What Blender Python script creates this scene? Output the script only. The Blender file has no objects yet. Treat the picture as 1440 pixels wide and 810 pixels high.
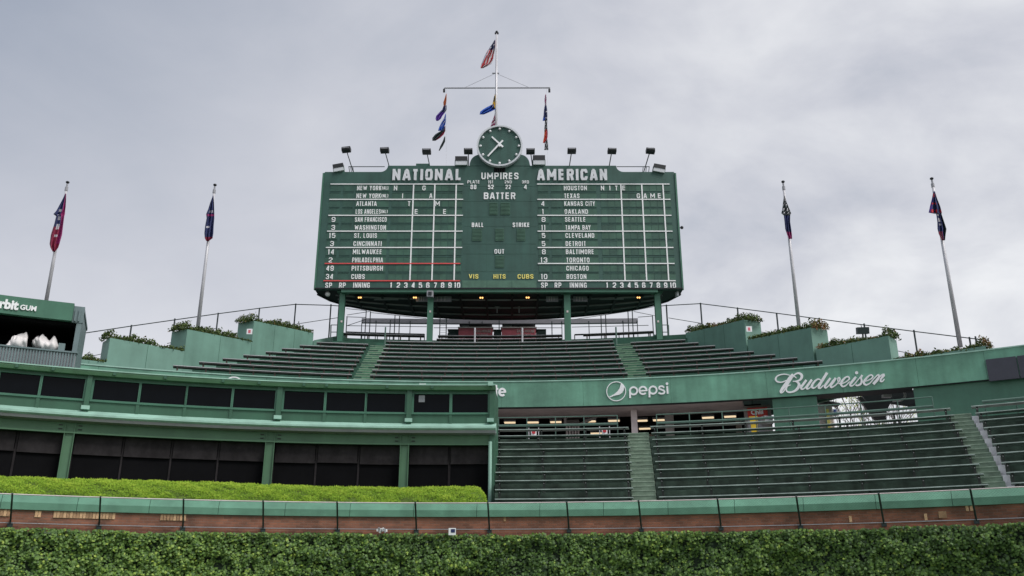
import bpy, bmesh, math, random
import numpy as np
from mathutils import Vector, noise as mnoise
random.seed(7); rng = np.random.default_rng(11)
S = bpy.context.scene
R = math.radians
PI = math.pi
# ------------------------------------------------------------------ camera
F, PITCH, EYE = 1252.0, R(19.15), 1.7
cd = bpy.data.cameras.new('camera'); cam = bpy.data.objects.new('camera', cd)
S.collection.objects.link(cam); S.camera = cam
cd.sensor_width = 36; cd.lens = 36 * F / 1440; cd.clip_start = 0.1; cd.clip_end = 3000
cam.location = (0, 0, EYE); cam.rotation_euler = (R(90) + PITCH, 0, 0)
S.render.resolution_x = 1024; S.render.resolution_y = 576
# ------------------------------------------------------------------ light
SUN_EL, SUN_AZ = R(50), R(126)          # azimuth from +Y (into the picture) towards +X
w = bpy.data.worlds.new('World'); S.world = w; w.use_nodes = True
nt = w.node_tree; nt.nodes.clear()
def wn(t, **k):
    n = nt.nodes.new(t)
    for a, b in k.items(): setattr(n, a, b)
    return n
def wl(a, b): nt.links.new(a, b)
out = wn('ShaderNodeOutputWorld')
sky = wn('ShaderNodeTexSky', sky_type='NISHITA', sun_disc=False)
sky.sun_elevation = SUN_EL; sky.sun_rotation = SUN_AZ
bgs = wn('ShaderNodeBackground'); bgs.inputs[1].default_value = 0.07; wl(sky.outputs[0], bgs.inputs[0])
tc = wn('ShaderNodeTexCoord'); sep = wn('ShaderNodeSeparateXYZ'); wl(tc.outputs['Generated'], sep.inputs[0])
def m(op, a, b, c=None):
    n = wn('ShaderNodeMath', operation=op)
    for i, v in enumerate((a, b)):
        if isinstance(v, (int, float)): n.inputs[i].default_value = v
        else: wl(v, n.inputs[i])
    return n.outputs[0]
den = m('ADD', m('MAXIMUM', sep.outputs[2], 0.0), 0.38)
comb = wn('ShaderNodeCombineXYZ'); wl(m('DIVIDE', sep.outputs[0], den), comb.inputs[0]); wl(m('DIVIDE', sep.outputs[1], den), comb.inputs[1])
def wnoise(scale, detail, rough, dist=0.0, off=(0, 0, 0)):
    mp = wn('ShaderNodeMapping'); wl(comb.outputs[0], mp.inputs[0]); mp.inputs['Location'].default_value = off
    mp.inputs['Scale'].default_value = (1.1, 1.25, 1); mp.inputs['Rotation'].default_value = (0, 0, R(28))
    n = wn('ShaderNodeTexNoise'); wl(mp.outputs[0], n.inputs['Vector'])
    n.inputs['Scale'].default_value = scale; n.inputs['Detail'].default_value = detail
    n.inputs['Roughness'].default_value = rough; n.inputs['Distortion'].default_value = dist
    return n.outputs['Fac']
n1 = wnoise(2.1, 7, 0.55, 0.6, (3.1, 0.4, 0)); n2 = wnoise(5.6, 6, 0.55, 0.3, (7.7, 2.2, 0))
nz = m('SUBTRACT', m('ADD', m('MULTIPLY', n1, 0.62), m('MULTIPLY', n2, 0.38)), 0.5)
X_, Z_ = sep.outputs[0], m('MINIMUM', sep.outputs[2], 0.62)
west = m('MAXIMUM', m('SUBTRACT', m('MULTIPLY', X_, -1.0), 0.05), 0.0)         # thicker, bluer cloud towards the west
grad = m('MULTIPLY', m('SUBTRACT', Z_, 0.30), m('ADD', m('MULTIPLY', west, 3.2), 0.5))
amp = m('MINIMUM', m('MAXIMUM', m('ADD', m('MULTIPLY', X_, 2.4), 1.2), 0.45), 2.0)
tot = m('ADD', m('SUBTRACT', m('SUBTRACT', m('ADD', 0.62, m('MULTIPLY', m('MAXIMUM', X_, 0.0), 0.30)), grad), m('MULTIPLY', west, 0.22)), m('MULTIPLY', nz, amp))
cr = wn('ShaderNodeValToRGB'); wl(tot, cr.inputs[0])
e = cr.color_ramp.elements
e[0].position = 0.0; e[0].color = (0.33, 0.375, 0.465, 1)
e[1].position = 1.0; e[1].color = (0.89, 0.90, 0.92, 1)
e2 = cr.color_ramp.elements.new(0.5); e2.color = (0.615, 0.63, 0.69, 1)
bgc = wn('ShaderNodeBackground'); wl(cr.outputs[0], bgc.inputs[0]); bgc.inputs[1].default_value = 0.64
mx = wn('ShaderNodeMixShader'); mx.inputs[0].default_value = 0.94
wl(bgs.outputs[0], mx.inputs[1]); wl(bgc.outputs[0], mx.inputs[2]); wl(mx.outputs[0], out.inputs[0])
sl = bpy.data.lights.new('sun', 'SUN'); so = bpy.data.objects.new('sun', sl); S.collection.objects.link(so)
sl.energy = 1.5; sl.angle = R(25); sl.color = (1.0, 0.97, 0.93)
sdir = Vector((math.sin(SUN_AZ) * math.cos(SUN_EL), math.cos(SUN_AZ) * math.cos(SUN_EL), math.sin(SUN_EL)))
so.rotation_euler = sdir.to_track_quat('Z', 'Y').to_euler(); so.location = sdir * 60
S.view_settings.view_transform = 'Standard'; S.view_settings.look = 'None'
S.view_settings.exposure = 0.68; S.view_settings.gamma = 1.0
S.render.engine = 'CYCLES'
# ------------------------------------------------------------------ materials
def mat(name, col, rough=0.6, var=0.12, scale=1.5, metal=0.0, bump=0.0, bscale=8, streak=0.0, spec=0.5, emit=None, col2=None, tone=None):
    mt = bpy.data.materials.new(name); mt.use_nodes = True; t = mt.node_tree; b = t.nodes['Principled BSDF']
    b.inputs['Roughness'].default_value = rough; b.inputs['Metallic'].default_value = metal
    b.inputs['Specular IOR Level'].default_value = spec
    if emit:
        b.inputs['Emission Color'].default_value = (*emit[0], 1); b.inputs['Emission Strength'].default_value = emit[1]
    g = t.nodes.new('ShaderNodeNewGeometry')
    n = t.nodes.new('ShaderNodeTexNoise'); n.inputs['Scale'].default_value = scale; n.inputs['Detail'].default_value = 6; n.inputs['Roughness'].default_value = 0.65
    t.links.new(g.outputs['Position'], n.inputs['Vector'])
    rp = t.nodes.new('ShaderNodeValToRGB'); rp.color_ramp.elements[0].position = 0.3; rp.color_ramp.elements[1].position = 0.7
    c2 = col2 or tuple(min(1, c * (1 + var)) for c in col); c1 = tuple(c * (1 - var) for c in col)
    rp.color_ramp.elements[0].color = (*c1, 1); rp.color_ramp.elements[1].color = (*c2, 1)
    t.links.new(n.outputs['Fac'], rp.inputs[0]); last = rp.outputs[0]
    if streak:
        mp = t.nodes.new('ShaderNodeMapping'); mp.inputs['Scale'].default_value = (2.3, 2.3, 0.22); t.links.new(g.outputs['Position'], mp.inputs[0])
        n2 = t.nodes.new('ShaderNodeTexNoise'); n2.inputs['Scale'].default_value = 1.0; n2.inputs['Detail'].default_value = 5
        t.links.new(mp.outputs[0], n2.inputs['Vector'])
        r2 = t.nodes.new('ShaderNodeValToRGB'); r2.color_ramp.elements[0].position = 0.35; r2.color_ramp.elements[1].position = 0.6
        r2.color_ramp.elements[0].color = (1 - streak,) * 3 + (1,); r2.color_ramp.elements[1].color = (1, 1, 1, 1)
        t.links.new(n2.outputs['Fac'], r2.inputs[0])
        mm = t.nodes.new('ShaderNodeMix'); mm.data_type = 'RGBA'; mm.blend_type = 'MULTIPLY'; mm.inputs[0].default_value = 1
        t.links.new(last, mm.inputs[6]); t.links.new(r2.outputs[0], mm.inputs[7]); last = mm.outputs[2]
    if tone:
        a = t.nodes.new('ShaderNodeAttribute'); a.attribute_name = 'tone'
        r3 = t.nodes.new('ShaderNodeValToRGB'); r3.color_ramp.elements[0].color = (*tone[0], 1); r3.color_ramp.elements[1].color = (*tone[-1], 1)
        for i, cc in enumerate(tone[1:-1]):
            el = r3.color_ramp.elements.new((i + 1) / (len(tone) - 1)); el.color = (*cc, 1)
        t.links.new(a.outputs['Fac'], r3.inputs[0]); last = r3.outputs[0]
    t.links.new(last, b.inputs['Base Color'])
    if bump:
        n3 = t.nodes.new('ShaderNodeTexNoise'); n3.inputs['Scale'].default_value = bscale; n3.inputs['Detail'].default_value = 5
        t.links.new(g.outputs['Position'], n3.inputs['Vector'])
        bp = t.nodes.new('ShaderNodeBump'); bp.inputs['Strength'].default_value = bump; bp.inputs['Distance'].default_value = 0.03
        t.links.new(n3.outputs['Fac'], bp.inputs['Height']); t.links.new(bp.outputs[0], b.inputs['Normal'])
    return mt
M = dict(
 board=mat('board_green', (0.037, 0.104, 0.084), 0.55, 0.16, 0.9, bump=.1, bscale=3, streak=.18),
 panel=mat('board_panel_green', (0.046, 0.125, 0.086), 0.55, 0.3, 1.2, streak=.12),
 panel2=mat('board_panel_green_dark', (0.036, 0.103, 0.076), 0.55, 0.3, 1.2, streak=.12),
 louvre=mat('louvre_green', (0.075, 0.165, 0.115), 0.5, 0.2, 3),
 trim=mat('trim_green', (0.062, 0.18, 0.12), 0.5, 0.12, 1.2, streak=.12),
 suite=mat('suite_green', (0.040, 0.122, 0.074), 0.5, 0.12, 1.1, streak=.15),
 fascia=mat('fascia_green', (0.142, 0.335, 0.238), 0.55, 0.34, 0.42, bump=1.0, bscale=0.8, streak=.22),
 ledge=mat('ledge_green', (0.36, 0.59, 0.49), 0.5, 0.15, 0.9, streak=.15),
 coping=mat('coping_green', (0.120, 0.285, 0.195), 0.6, 0.2, 1.3, bump=.2, bscale=6, streak=.12),
 planter=mat('planter_green', (0.158, 0.305, 0.245), 0.6, 0.16, 0.6, bump=.15, bscale=2, streak=.10),
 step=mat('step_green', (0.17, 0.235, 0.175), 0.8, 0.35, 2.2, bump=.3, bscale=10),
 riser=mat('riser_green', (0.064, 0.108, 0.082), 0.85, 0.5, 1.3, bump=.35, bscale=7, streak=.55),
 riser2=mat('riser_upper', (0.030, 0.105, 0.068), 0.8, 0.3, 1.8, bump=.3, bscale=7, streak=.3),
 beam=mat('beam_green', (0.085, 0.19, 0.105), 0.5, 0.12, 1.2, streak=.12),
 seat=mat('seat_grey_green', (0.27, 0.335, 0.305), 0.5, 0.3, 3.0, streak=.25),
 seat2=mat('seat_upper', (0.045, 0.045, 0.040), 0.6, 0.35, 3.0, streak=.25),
 support=mat('support_dark', (0.03, 0.035, 0.03), 0.7, 0.3),
 support2=mat('support_brown', (0.075, 0.055, 0.045), 0.7, 0.3),
 rail=mat('rail_green', (0.09, 0.16, 0.13), 0.5, 0.2),
 dark=mat('dark_steel', (0.018, 0.02, 0.024), 0.6, 0.3),
 fence=mat('fence_dark', (0.02, 0.035, 0.035), 0.5, 0.2),
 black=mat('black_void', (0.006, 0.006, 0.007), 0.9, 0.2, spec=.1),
 screen=mat('mesh_screen', (0.038, 0.034, 0.036), 0.9, 0.25, 4, streak=.25, spec=.1),
 glass=mat('dark_glass', (0.003, 0.004, 0.006), 0.25, 0.2, spec=.10),
 white=mat('white_paint', (0.93, 0.93, 0.95), 0.5, 0.05),
 board_white=mat('board_white', (0.93, 0.93, 0.95), 0.5, 0.08, 4),
 title=mat('title_letters', (0.74, 0.75, 0.79), 0.5, 0.08, 4),
 red=mat('red_line', (0.80, 0.085, 0.085), 0.5, 0.08),
 yellow=mat('yellow_letter', (0.92, 0.80, 0.22), 0.5, 0.08),
 steel=mat('pole_steel', (0.60, 0.59, 0.62), 0.45, 0.12, metal=.2),
 grey=mat('grey_paint', (0.34, 0.34, 0.37), 0.6, 0.12),
 corr=mat('corrugated_grey', (0.17, 0.23, 0.24), 0.5, 0.12, metal=.2, streak=.1),
 concrete=mat('concrete', (0.26, 0.24, 0.23), 0.85, 0.25, 1.5, bump=.2),
 palecon=mat('pale_concrete', (0.66, 0.58, 0.58), 0.85, 0.15, 2),
 whitecurb=mat('white_curb', (0.62, 0.62, 0.66), 0.8, 0.12, 4),
 soffit=mat('soffit', (0.52, 0.45, 0.44), 0.85, 0.2, 1.0),
 darkpanel=mat('display_panel', (0.052, 0.055, 0.075), 0.6, 0.15, 1.5),
 tarp=mat('white_tarp', (0.78, 0.74, 0.74), 0.7, 0.15, 3, bump=.3, bscale=5),
 bark=mat('bark', (0.10, 0.075, 0.06), 0.9, 0.3),
 street=mat('asphalt', (0.05, 0.05, 0.052), 0.9, 0.2),
 turf=mat('turf', (0.05, 0.11, 0.03), 0.9, 0.25, 3),
 cart=mat('cart_red', (0.72, 0.17, 0.22), 0.5, 0.2),
 lamp=mat('lamp_glow', (0.9, 0.8, 0.6), 0.5, 0.02, emit=((1.0, 0.76, 0.48), 0.55)),
 bulb=mat('bulb_glow', (0.9, 0.6, 0.3), 0.5, 0.02, emit=((1.0, 0.5, 0.16), 1.5)),
 flood=mat('flood_glass', (0.66, 0.68, 0.72), 0.3, 0.05),
 ivy=mat('ivy_leaf', (0.05, 0.1, 0.02), 0.55, 0.2, tone=[(0.026, 0.06, 0.014), (0.075, 0.155, 0.026), (0.15, 0.26, 0.04), (0.32, 0.43, 0.06)], spec=.5),
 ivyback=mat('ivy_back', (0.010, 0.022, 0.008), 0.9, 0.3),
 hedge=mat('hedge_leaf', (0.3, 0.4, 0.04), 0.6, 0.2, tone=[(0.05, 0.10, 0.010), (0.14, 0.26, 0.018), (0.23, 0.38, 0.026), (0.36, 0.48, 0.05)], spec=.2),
 hedgeback=mat('hedge_body', (0.07, 0.11, 0.012), 0.9, 0.4, 4),
 shrub=mat('planter_shrub', (0.1, 0.13, 0.04), 0.7, 0.2, tone=[(0.035, 0.06, 0.02), (0.075, 0.12, 0.035), (0.13, 0.16, 0.05), (0.25, 0.12, 0.06)], spec=.2),
 leaf=mat('spring_leaf', (0.25, 0.33, 0.06), 0.6, 0.2, tone=[(0.42, 0.50, 0.12), (0.62, 0.72, 0.20)]),
 gold=mat('flag_gold', (0.70, 0.42, 0.03), .7, .15), blue=mat('flag_blue', (0.02, 0.10, 0.50), .7, .15),
 orange=mat('flag_orange', (0.50, 0.13, 0.04), .7, .2), purple=mat('flag_purple', (0.10, 0.03, 0.32), .7, .15),
 navy=mat('flag_navy', (0.02, 0.03, 0.12), .7, .2), fred=mat('flag_red', (0.52, 0.03, 0.045), .7, .15),
 dred=mat('flag_maroon', (0.24, 0.012, 0.05), .7, .2), fwhite=mat('flag_white', (0.62, 0.6, 0.64), .7, .1),
 fdark=mat('flag_dark', (0.02, 0.035, 0.035), .7, .2), vorange=mat('flag_vermilion', (0.75, 0.12, 0.04), .7, .1),
 mag=mat('flag_magenta', (0.30, 0.02, 0.14), .7, .2), stallred=mat('stall_red', (0.55, 0.04, 0.03), .6, .15),
 yellowbin=mat('yellow_plastic', (0.75, 0.50, 0.02), .5, .1),
)
# brick with its own relief
def brick_mat():
    mt = bpy.data.materials.new('wall_brick'); mt.use_nodes = True; t = mt.node_tree; b = t.nodes['Principled BSDF']; b.inputs['Roughness'].default_value = .9
    uv = t.nodes.new('ShaderNodeUVMap'); br = t.nodes.new('ShaderNodeTexBrick')
    t.links.new(uv.outputs[0], br.inputs['Vector'])
    br.inputs['Color1'].default_value = (0.36, 0.16, 0.10, 1); br.inputs['Color2'].default_value = (0.23, 0.105, 0.07, 1)
    br.inputs['Mortar'].default_value = (0.27, 0.17, 0.13, 1); br.inputs['Scale'].default_value = 1
    br.inputs['Brick Width'].default_value = 0.215; br.inputs['Row Height'].default_value = 0.075; br.inputs['Mortar Size'].default_value = 0.008
    g = t.nodes.new('ShaderNodeNewGeometry'); n = t.nodes.new('ShaderNodeTexNoise'); n.inputs['Scale'].default_value = 1.6; n.inputs['Detail'].default_value = 6
    t.links.new(g.outputs['Position'], n.inputs['Vector'])
    rp = t.nodes.new('ShaderNodeValToRGB'); rp.color_ramp.elements[0].position = .3; rp.color_ramp.elements[1].position = .7
    rp.color_ramp.elements[0].color = (.55, .52, .52, 1); rp.color_ramp.elements[1].color = (1.25, 1.1, 1.05, 1); t.links.new(n.outputs[0], rp.inputs[0])
    mm = t.nodes.new('ShaderNodeMix'); mm.data_type = 'RGBA'; mm.blend_type = 'MULTIPLY'; mm.inputs[0].default_value = 1
    t.links.new(br.outputs[0], mm.inputs[6]); t.links.new(rp.outputs[0], mm.inputs[7]); t.links.new(mm.outputs[2], b.inputs['Base Color'])
    bp = t.nodes.new('ShaderNodeBump'); bp.inputs['Strength'].default_value = .6; bp.inputs['Distance'].default_value = .01; bp.invert = True
    t.links.new(br.outputs['Fac'], bp.inputs['Height']); t.links.new(bp.outputs[0], b.inputs['Normal'])
    return mt
M['brick'] = brick_mat()
M['nosing'] = mat('step_nosing', (0.26, 0.34, 0.26), .8, .3, 6)
M['step2'] = mat('upper_step_green', (0.085, 0.20, 0.12), .8, .3, 2.2, bump=.3)
M['beamgrey'] = mat('beam_grey_paint', (0.30, 0.29, 0.33), .6, .1)
M['tan2'] = mat('tan_brick_dark', (0.42, 0.25, 0.14), .9, .3, 9)
M['tan'] = mat('tan_brick', (0.66, 0.42, 0.24), .9, .25, 5)
# ------------------------------------------------------------------ geometry helpers
CX, CY = -1.9, -1.9                        # the centre round which wall, stand and building all curve
def ray(px, py):
    u = (px - 720) / F; v = (405 - py) / F; s, c = math.sin(PITCH), math.cos(PITCH)
    return u, c - v * s, s + v * c
def P(px, py, r):                          # survey helper: sight line meets the arc of radius r -> (theta deg, height above eye)
    dx, dy, dz = ray(px, py)
    a = dx * dx + dy * dy; b = -2 * (dx * CX + dy * CY); cc = CX * CX + CY * CY - r * r
    t = (-b + math.sqrt(b * b - 4 * a * cc)) / (2 * a)
    return math.degrees(math.atan2(t * dx - CX, t * dy - CY)), t * dz
def T(px, py, r): return P(px, py, r)[0]
def Hh(px, py, r): return P(px, py, r)[1]
def D(px, py, Y):                          # sight line meets the upright plane at distance Y -> world point
    dx, dy, dz = ray(px, py); t = Y / dy
    return Vector((t * dx, Y, t * dz + EYE))
def pol(th, r, h): return Vector((CX + r * math.sin(R(th)), CY + r * math.cos(R(th)), EYE + h))
col = S.collection
def wloc(o):
    v = Vector((0, 0, 0))
    while o is not None: v += o.location; o = o.parent
    return v
def tag(o, label=None, cat=None, group=None, kind=None):
    if label: o['label'] = label
    if cat: o['category'] = cat
    if group: o['group'] = group
    if kind: o['kind'] = kind
    return o
def thing(name, loc, label, cat, group=None):
    o = bpy.data.objects.new(name, None); o.location = loc; o.empty_display_size = .2; col.objects.link(o)
    return tag(o, label, cat, group)
def inst(name, me, parent, loc, rz=0.0):
    o = bpy.data.objects.new(name, me); col.objects.link(o); o.parent = parent
    o.location = Vector(loc) - wloc(parent) if parent else loc; o.rotation_euler = (0, 0, rz)
    return o
class MB:
    def __init__(s): s.v = []; s.f = []; s.m = []; s.uv = None
    def face(s, pts, mi=0):
        k = len(s.v); s.v += [tuple(p) for p in pts]; s.f.append(tuple(range(k, k + len(pts)))); s.m.append(mi)
    def add(s, vs, fs, mi=0):
        k = len(s.v); s.v += [tuple(p) for p in vs]; s.f += [tuple(i + k for i in f) for f in fs]; s.m += [mi] * len(fs)
    def box(s, c, d, rz=0.0, mi=0, tilt=0.0):
        hx, hy, hz = d[0] / 2, d[1] / 2, d[2] / 2; vs = []
        ct, st = math.cos(tilt), math.sin(tilt); cz, sz = math.cos(rz), math.sin(rz)
        for x in (-hx, hx):
            for y in (-hy, hy):
                for z in (-hz, hz):
                    y2, z2 = y * ct - z * st, y * st + z * ct
                    vs.append((c[0] + x * cz - y2 * sz, c[1] + x * sz + y2 * cz, c[2] + z2))
        s.add(vs, [(0, 1, 3, 2), (4, 6, 7, 5), (0, 4, 5, 1), (2, 3, 7, 6), (0, 2, 6, 4), (1, 5, 7, 3)], mi)
    def tube(s, a, b, r0, r1=None, n=8, mi=0, cap=True):
        r1 = r0 if r1 is None else r1; a = Vector(a); b = Vector(b); d = (b - a)
        if d.length < 1e-6: return
        d.normalize(); x = d.orthogonal().normalized(); y = d.cross(x); vs = []
        for p, r in ((a, r0), (b, r1)):
            for i in range(n):
                an = 2 * PI * i / n; vs.append(p + x * (r * math.cos(an)) + y * (r * math.sin(an)))
        fs = [(i, (i + 1) % n, n + (i + 1) % n, n + i) for i in range(n)]
        if cap: fs += [tuple(range(n - 1, -1, -1)), tuple(range(n, 2 * n))]
        s.add(vs, fs, mi)
    def path(s, pts, r, n=6, mi=0):
        for a, b in zip(pts[:-1], pts[1:]): s.tube(a, b, r, n=n, mi=mi)
    def ball(s, c, r, mi=0, nu=10, nv=6, sz=1.0):
        vs = [Vector(c) + Vector((0, 0, r * sz))]
        for j in range(1, nv):
            for i in range(nu):
                a = PI * j / nv; b = 2 * PI * i / nu
                vs.append(Vector(c) + Vector((r * math.sin(a) * math.cos(b), r * math.sin(a) * math.sin(b), r * sz * math.cos(a))))
        vs.append(Vector(c) - Vector((0, 0, r * sz))); fs = [(0, 1 + i, 1 + (i + 1) % nu) for i in range(nu)]
        for j in range(nv - 2):
            for i in range(nu):
                a = 1 + j * nu; fs.append((a + i, a + nu + i, a + nu + (i + 1) % nu, a + (i + 1) % nu))
        L = len(vs) - 1; a = 1 + (nv - 2) * nu; fs += [(L, a + (i + 1) % nu, a + i) for i in range(nu)]
        s.add(vs, fs, mi)
    def prism(s, pts, d, mi=0):             # planar outline extruded by vector d
        n = len(pts); d = Vector(d); vs = [Vector(p) for p in pts] + [Vector(p) + d for p in pts]
        fs = [tuple(range(n)), tuple(range(2 * n - 1, n - 1, -1))] + [(i, n + i, n + (i + 1) % n, (i + 1) % n) for i in range(n)]
        s.add(vs, fs, mi)
    def arc(s, prof, t0, t1, seg=1.5, mi=0, f1=None):     # closed (r,h) outline swept round the centre
        n = max(1, int(abs(t1 - t0) / seg + .5)); k = len(prof); vs = []; fs = []
        for i in range(n + 1):
            th = t0 + (t1 - t0) * i / n
            for j, (r, h) in enumerate(prof): vs.append(pol(th, r, h))
        for i in range(n):
            for j in range(k): fs.append((i * k + j, i * k + (j + 1) % k, (i + 1) * k + (j + 1) % k, (i + 1) * k + j))
        fs += [tuple(range(k - 1, -1, -1)), tuple(range(n * k, n * k + k))]
        s.add(vs, fs, mi)
    def arcbox(s, r0, r1, h0, h1, t0, t1, seg=1.5, mi=0): s.arc([(r0, h0), (r1, h0), (r1, h1), (r0, h1)], t0, t1, seg, mi)
    def mesh(s, name, mats, org=(0, 0, 0), fix=True, smooth=False):
        me = bpy.data.meshes.new(name); o = Vector(org)
        me.from_pydata([(v[0] - o.x, v[1] - o.y, v[2] - o.z) for v in s.v], [], s.f)
        for mm in (mats if isinstance(mats, (list, tuple)) else [mats]): me.materials.append(M[mm] if isinstance(mm, str) else mm)
        me.polygons.foreach_set('material_index', s.m)
        if fix:
            b = bmesh.new(); b.from_mesh(me); bmesh.ops.recalc_face_normals(b, faces=b.faces); b.to_mesh(me); b.free()
        if smooth: me.polygons.foreach_set('use_smooth', [True] * len(me.polygons))
        me.update(); return me
    def build(s, name, mats, parent=None, org=None, smooth=False, fix=True):
        o0 = wloc(parent) if parent else Vector(org if org is not None else s.base())
        me = s.mesh(name, mats, o0, fix, smooth); o = bpy.data.objects.new(name, me); col.objects.link(o)
        if parent: o.parent = parent
        else: o.location = o0
        return o
    def base(s):
        a = np.array(s.v); return (a[:, 0].mean(), a[:, 1].mean(), a[:, 2].min())
# ---- lettering
def text_geo(body, bold=0.0, depth=0.0):
    cu = bpy.data.curves.new('lettering_curve', 'FONT'); cu.body = body; cu.size = 1; cu.offset = bold; cu.resolution_u = 4
    o = bpy.data.objects.new('lettering_tmp', cu); col.objects.link(o)
    dg = bpy.context.evaluated_depsgraph_get(); me = bpy.data.meshes.new_from_object(o.evaluated_get(dg))
    vs = np.array([v.co[:] for v in me.vertices]); fs = [tuple(p.vertices) for p in me.polygons]
    bpy.data.objects.remove(o); bpy.data.curves.remove(cu); bpy.data.meshes.remove(me)
    mn = vs.min(0); mxx = vs.max(0); vs[:, 0] = (vs[:, 0] - mn[0]) / (mxx[0] - mn[0]); vs[:, 1] = (vs[:, 1] - mn[1]) / (mxx[1] - mn[1])
    return vs[:, :2], fs
def solid(vs2, fs, fn, mb, mi=0):           # front sheet and back sheet and rim; fn(u, v, depth 0/1) -> point
    n = len(vs2); k = [fn(u, v, 0) for u, v in vs2] + [fn(u, v, 1) for u, v in vs2]
    cnt = {}
    for f in fs:
        for i in range(len(f)):
            e_ = (f[i], f[(i + 1) % len(f)]); cnt[e_] = cnt.get(e_, 0) + 1
    F2 = list(fs) + [tuple(n + i for i in reversed(f)) for f in fs]
    F2 += [(b, a, n + a, n + b) for (a, b) in cnt if (b, a) not in cnt]
    mb.add(k, F2, mi)
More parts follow.
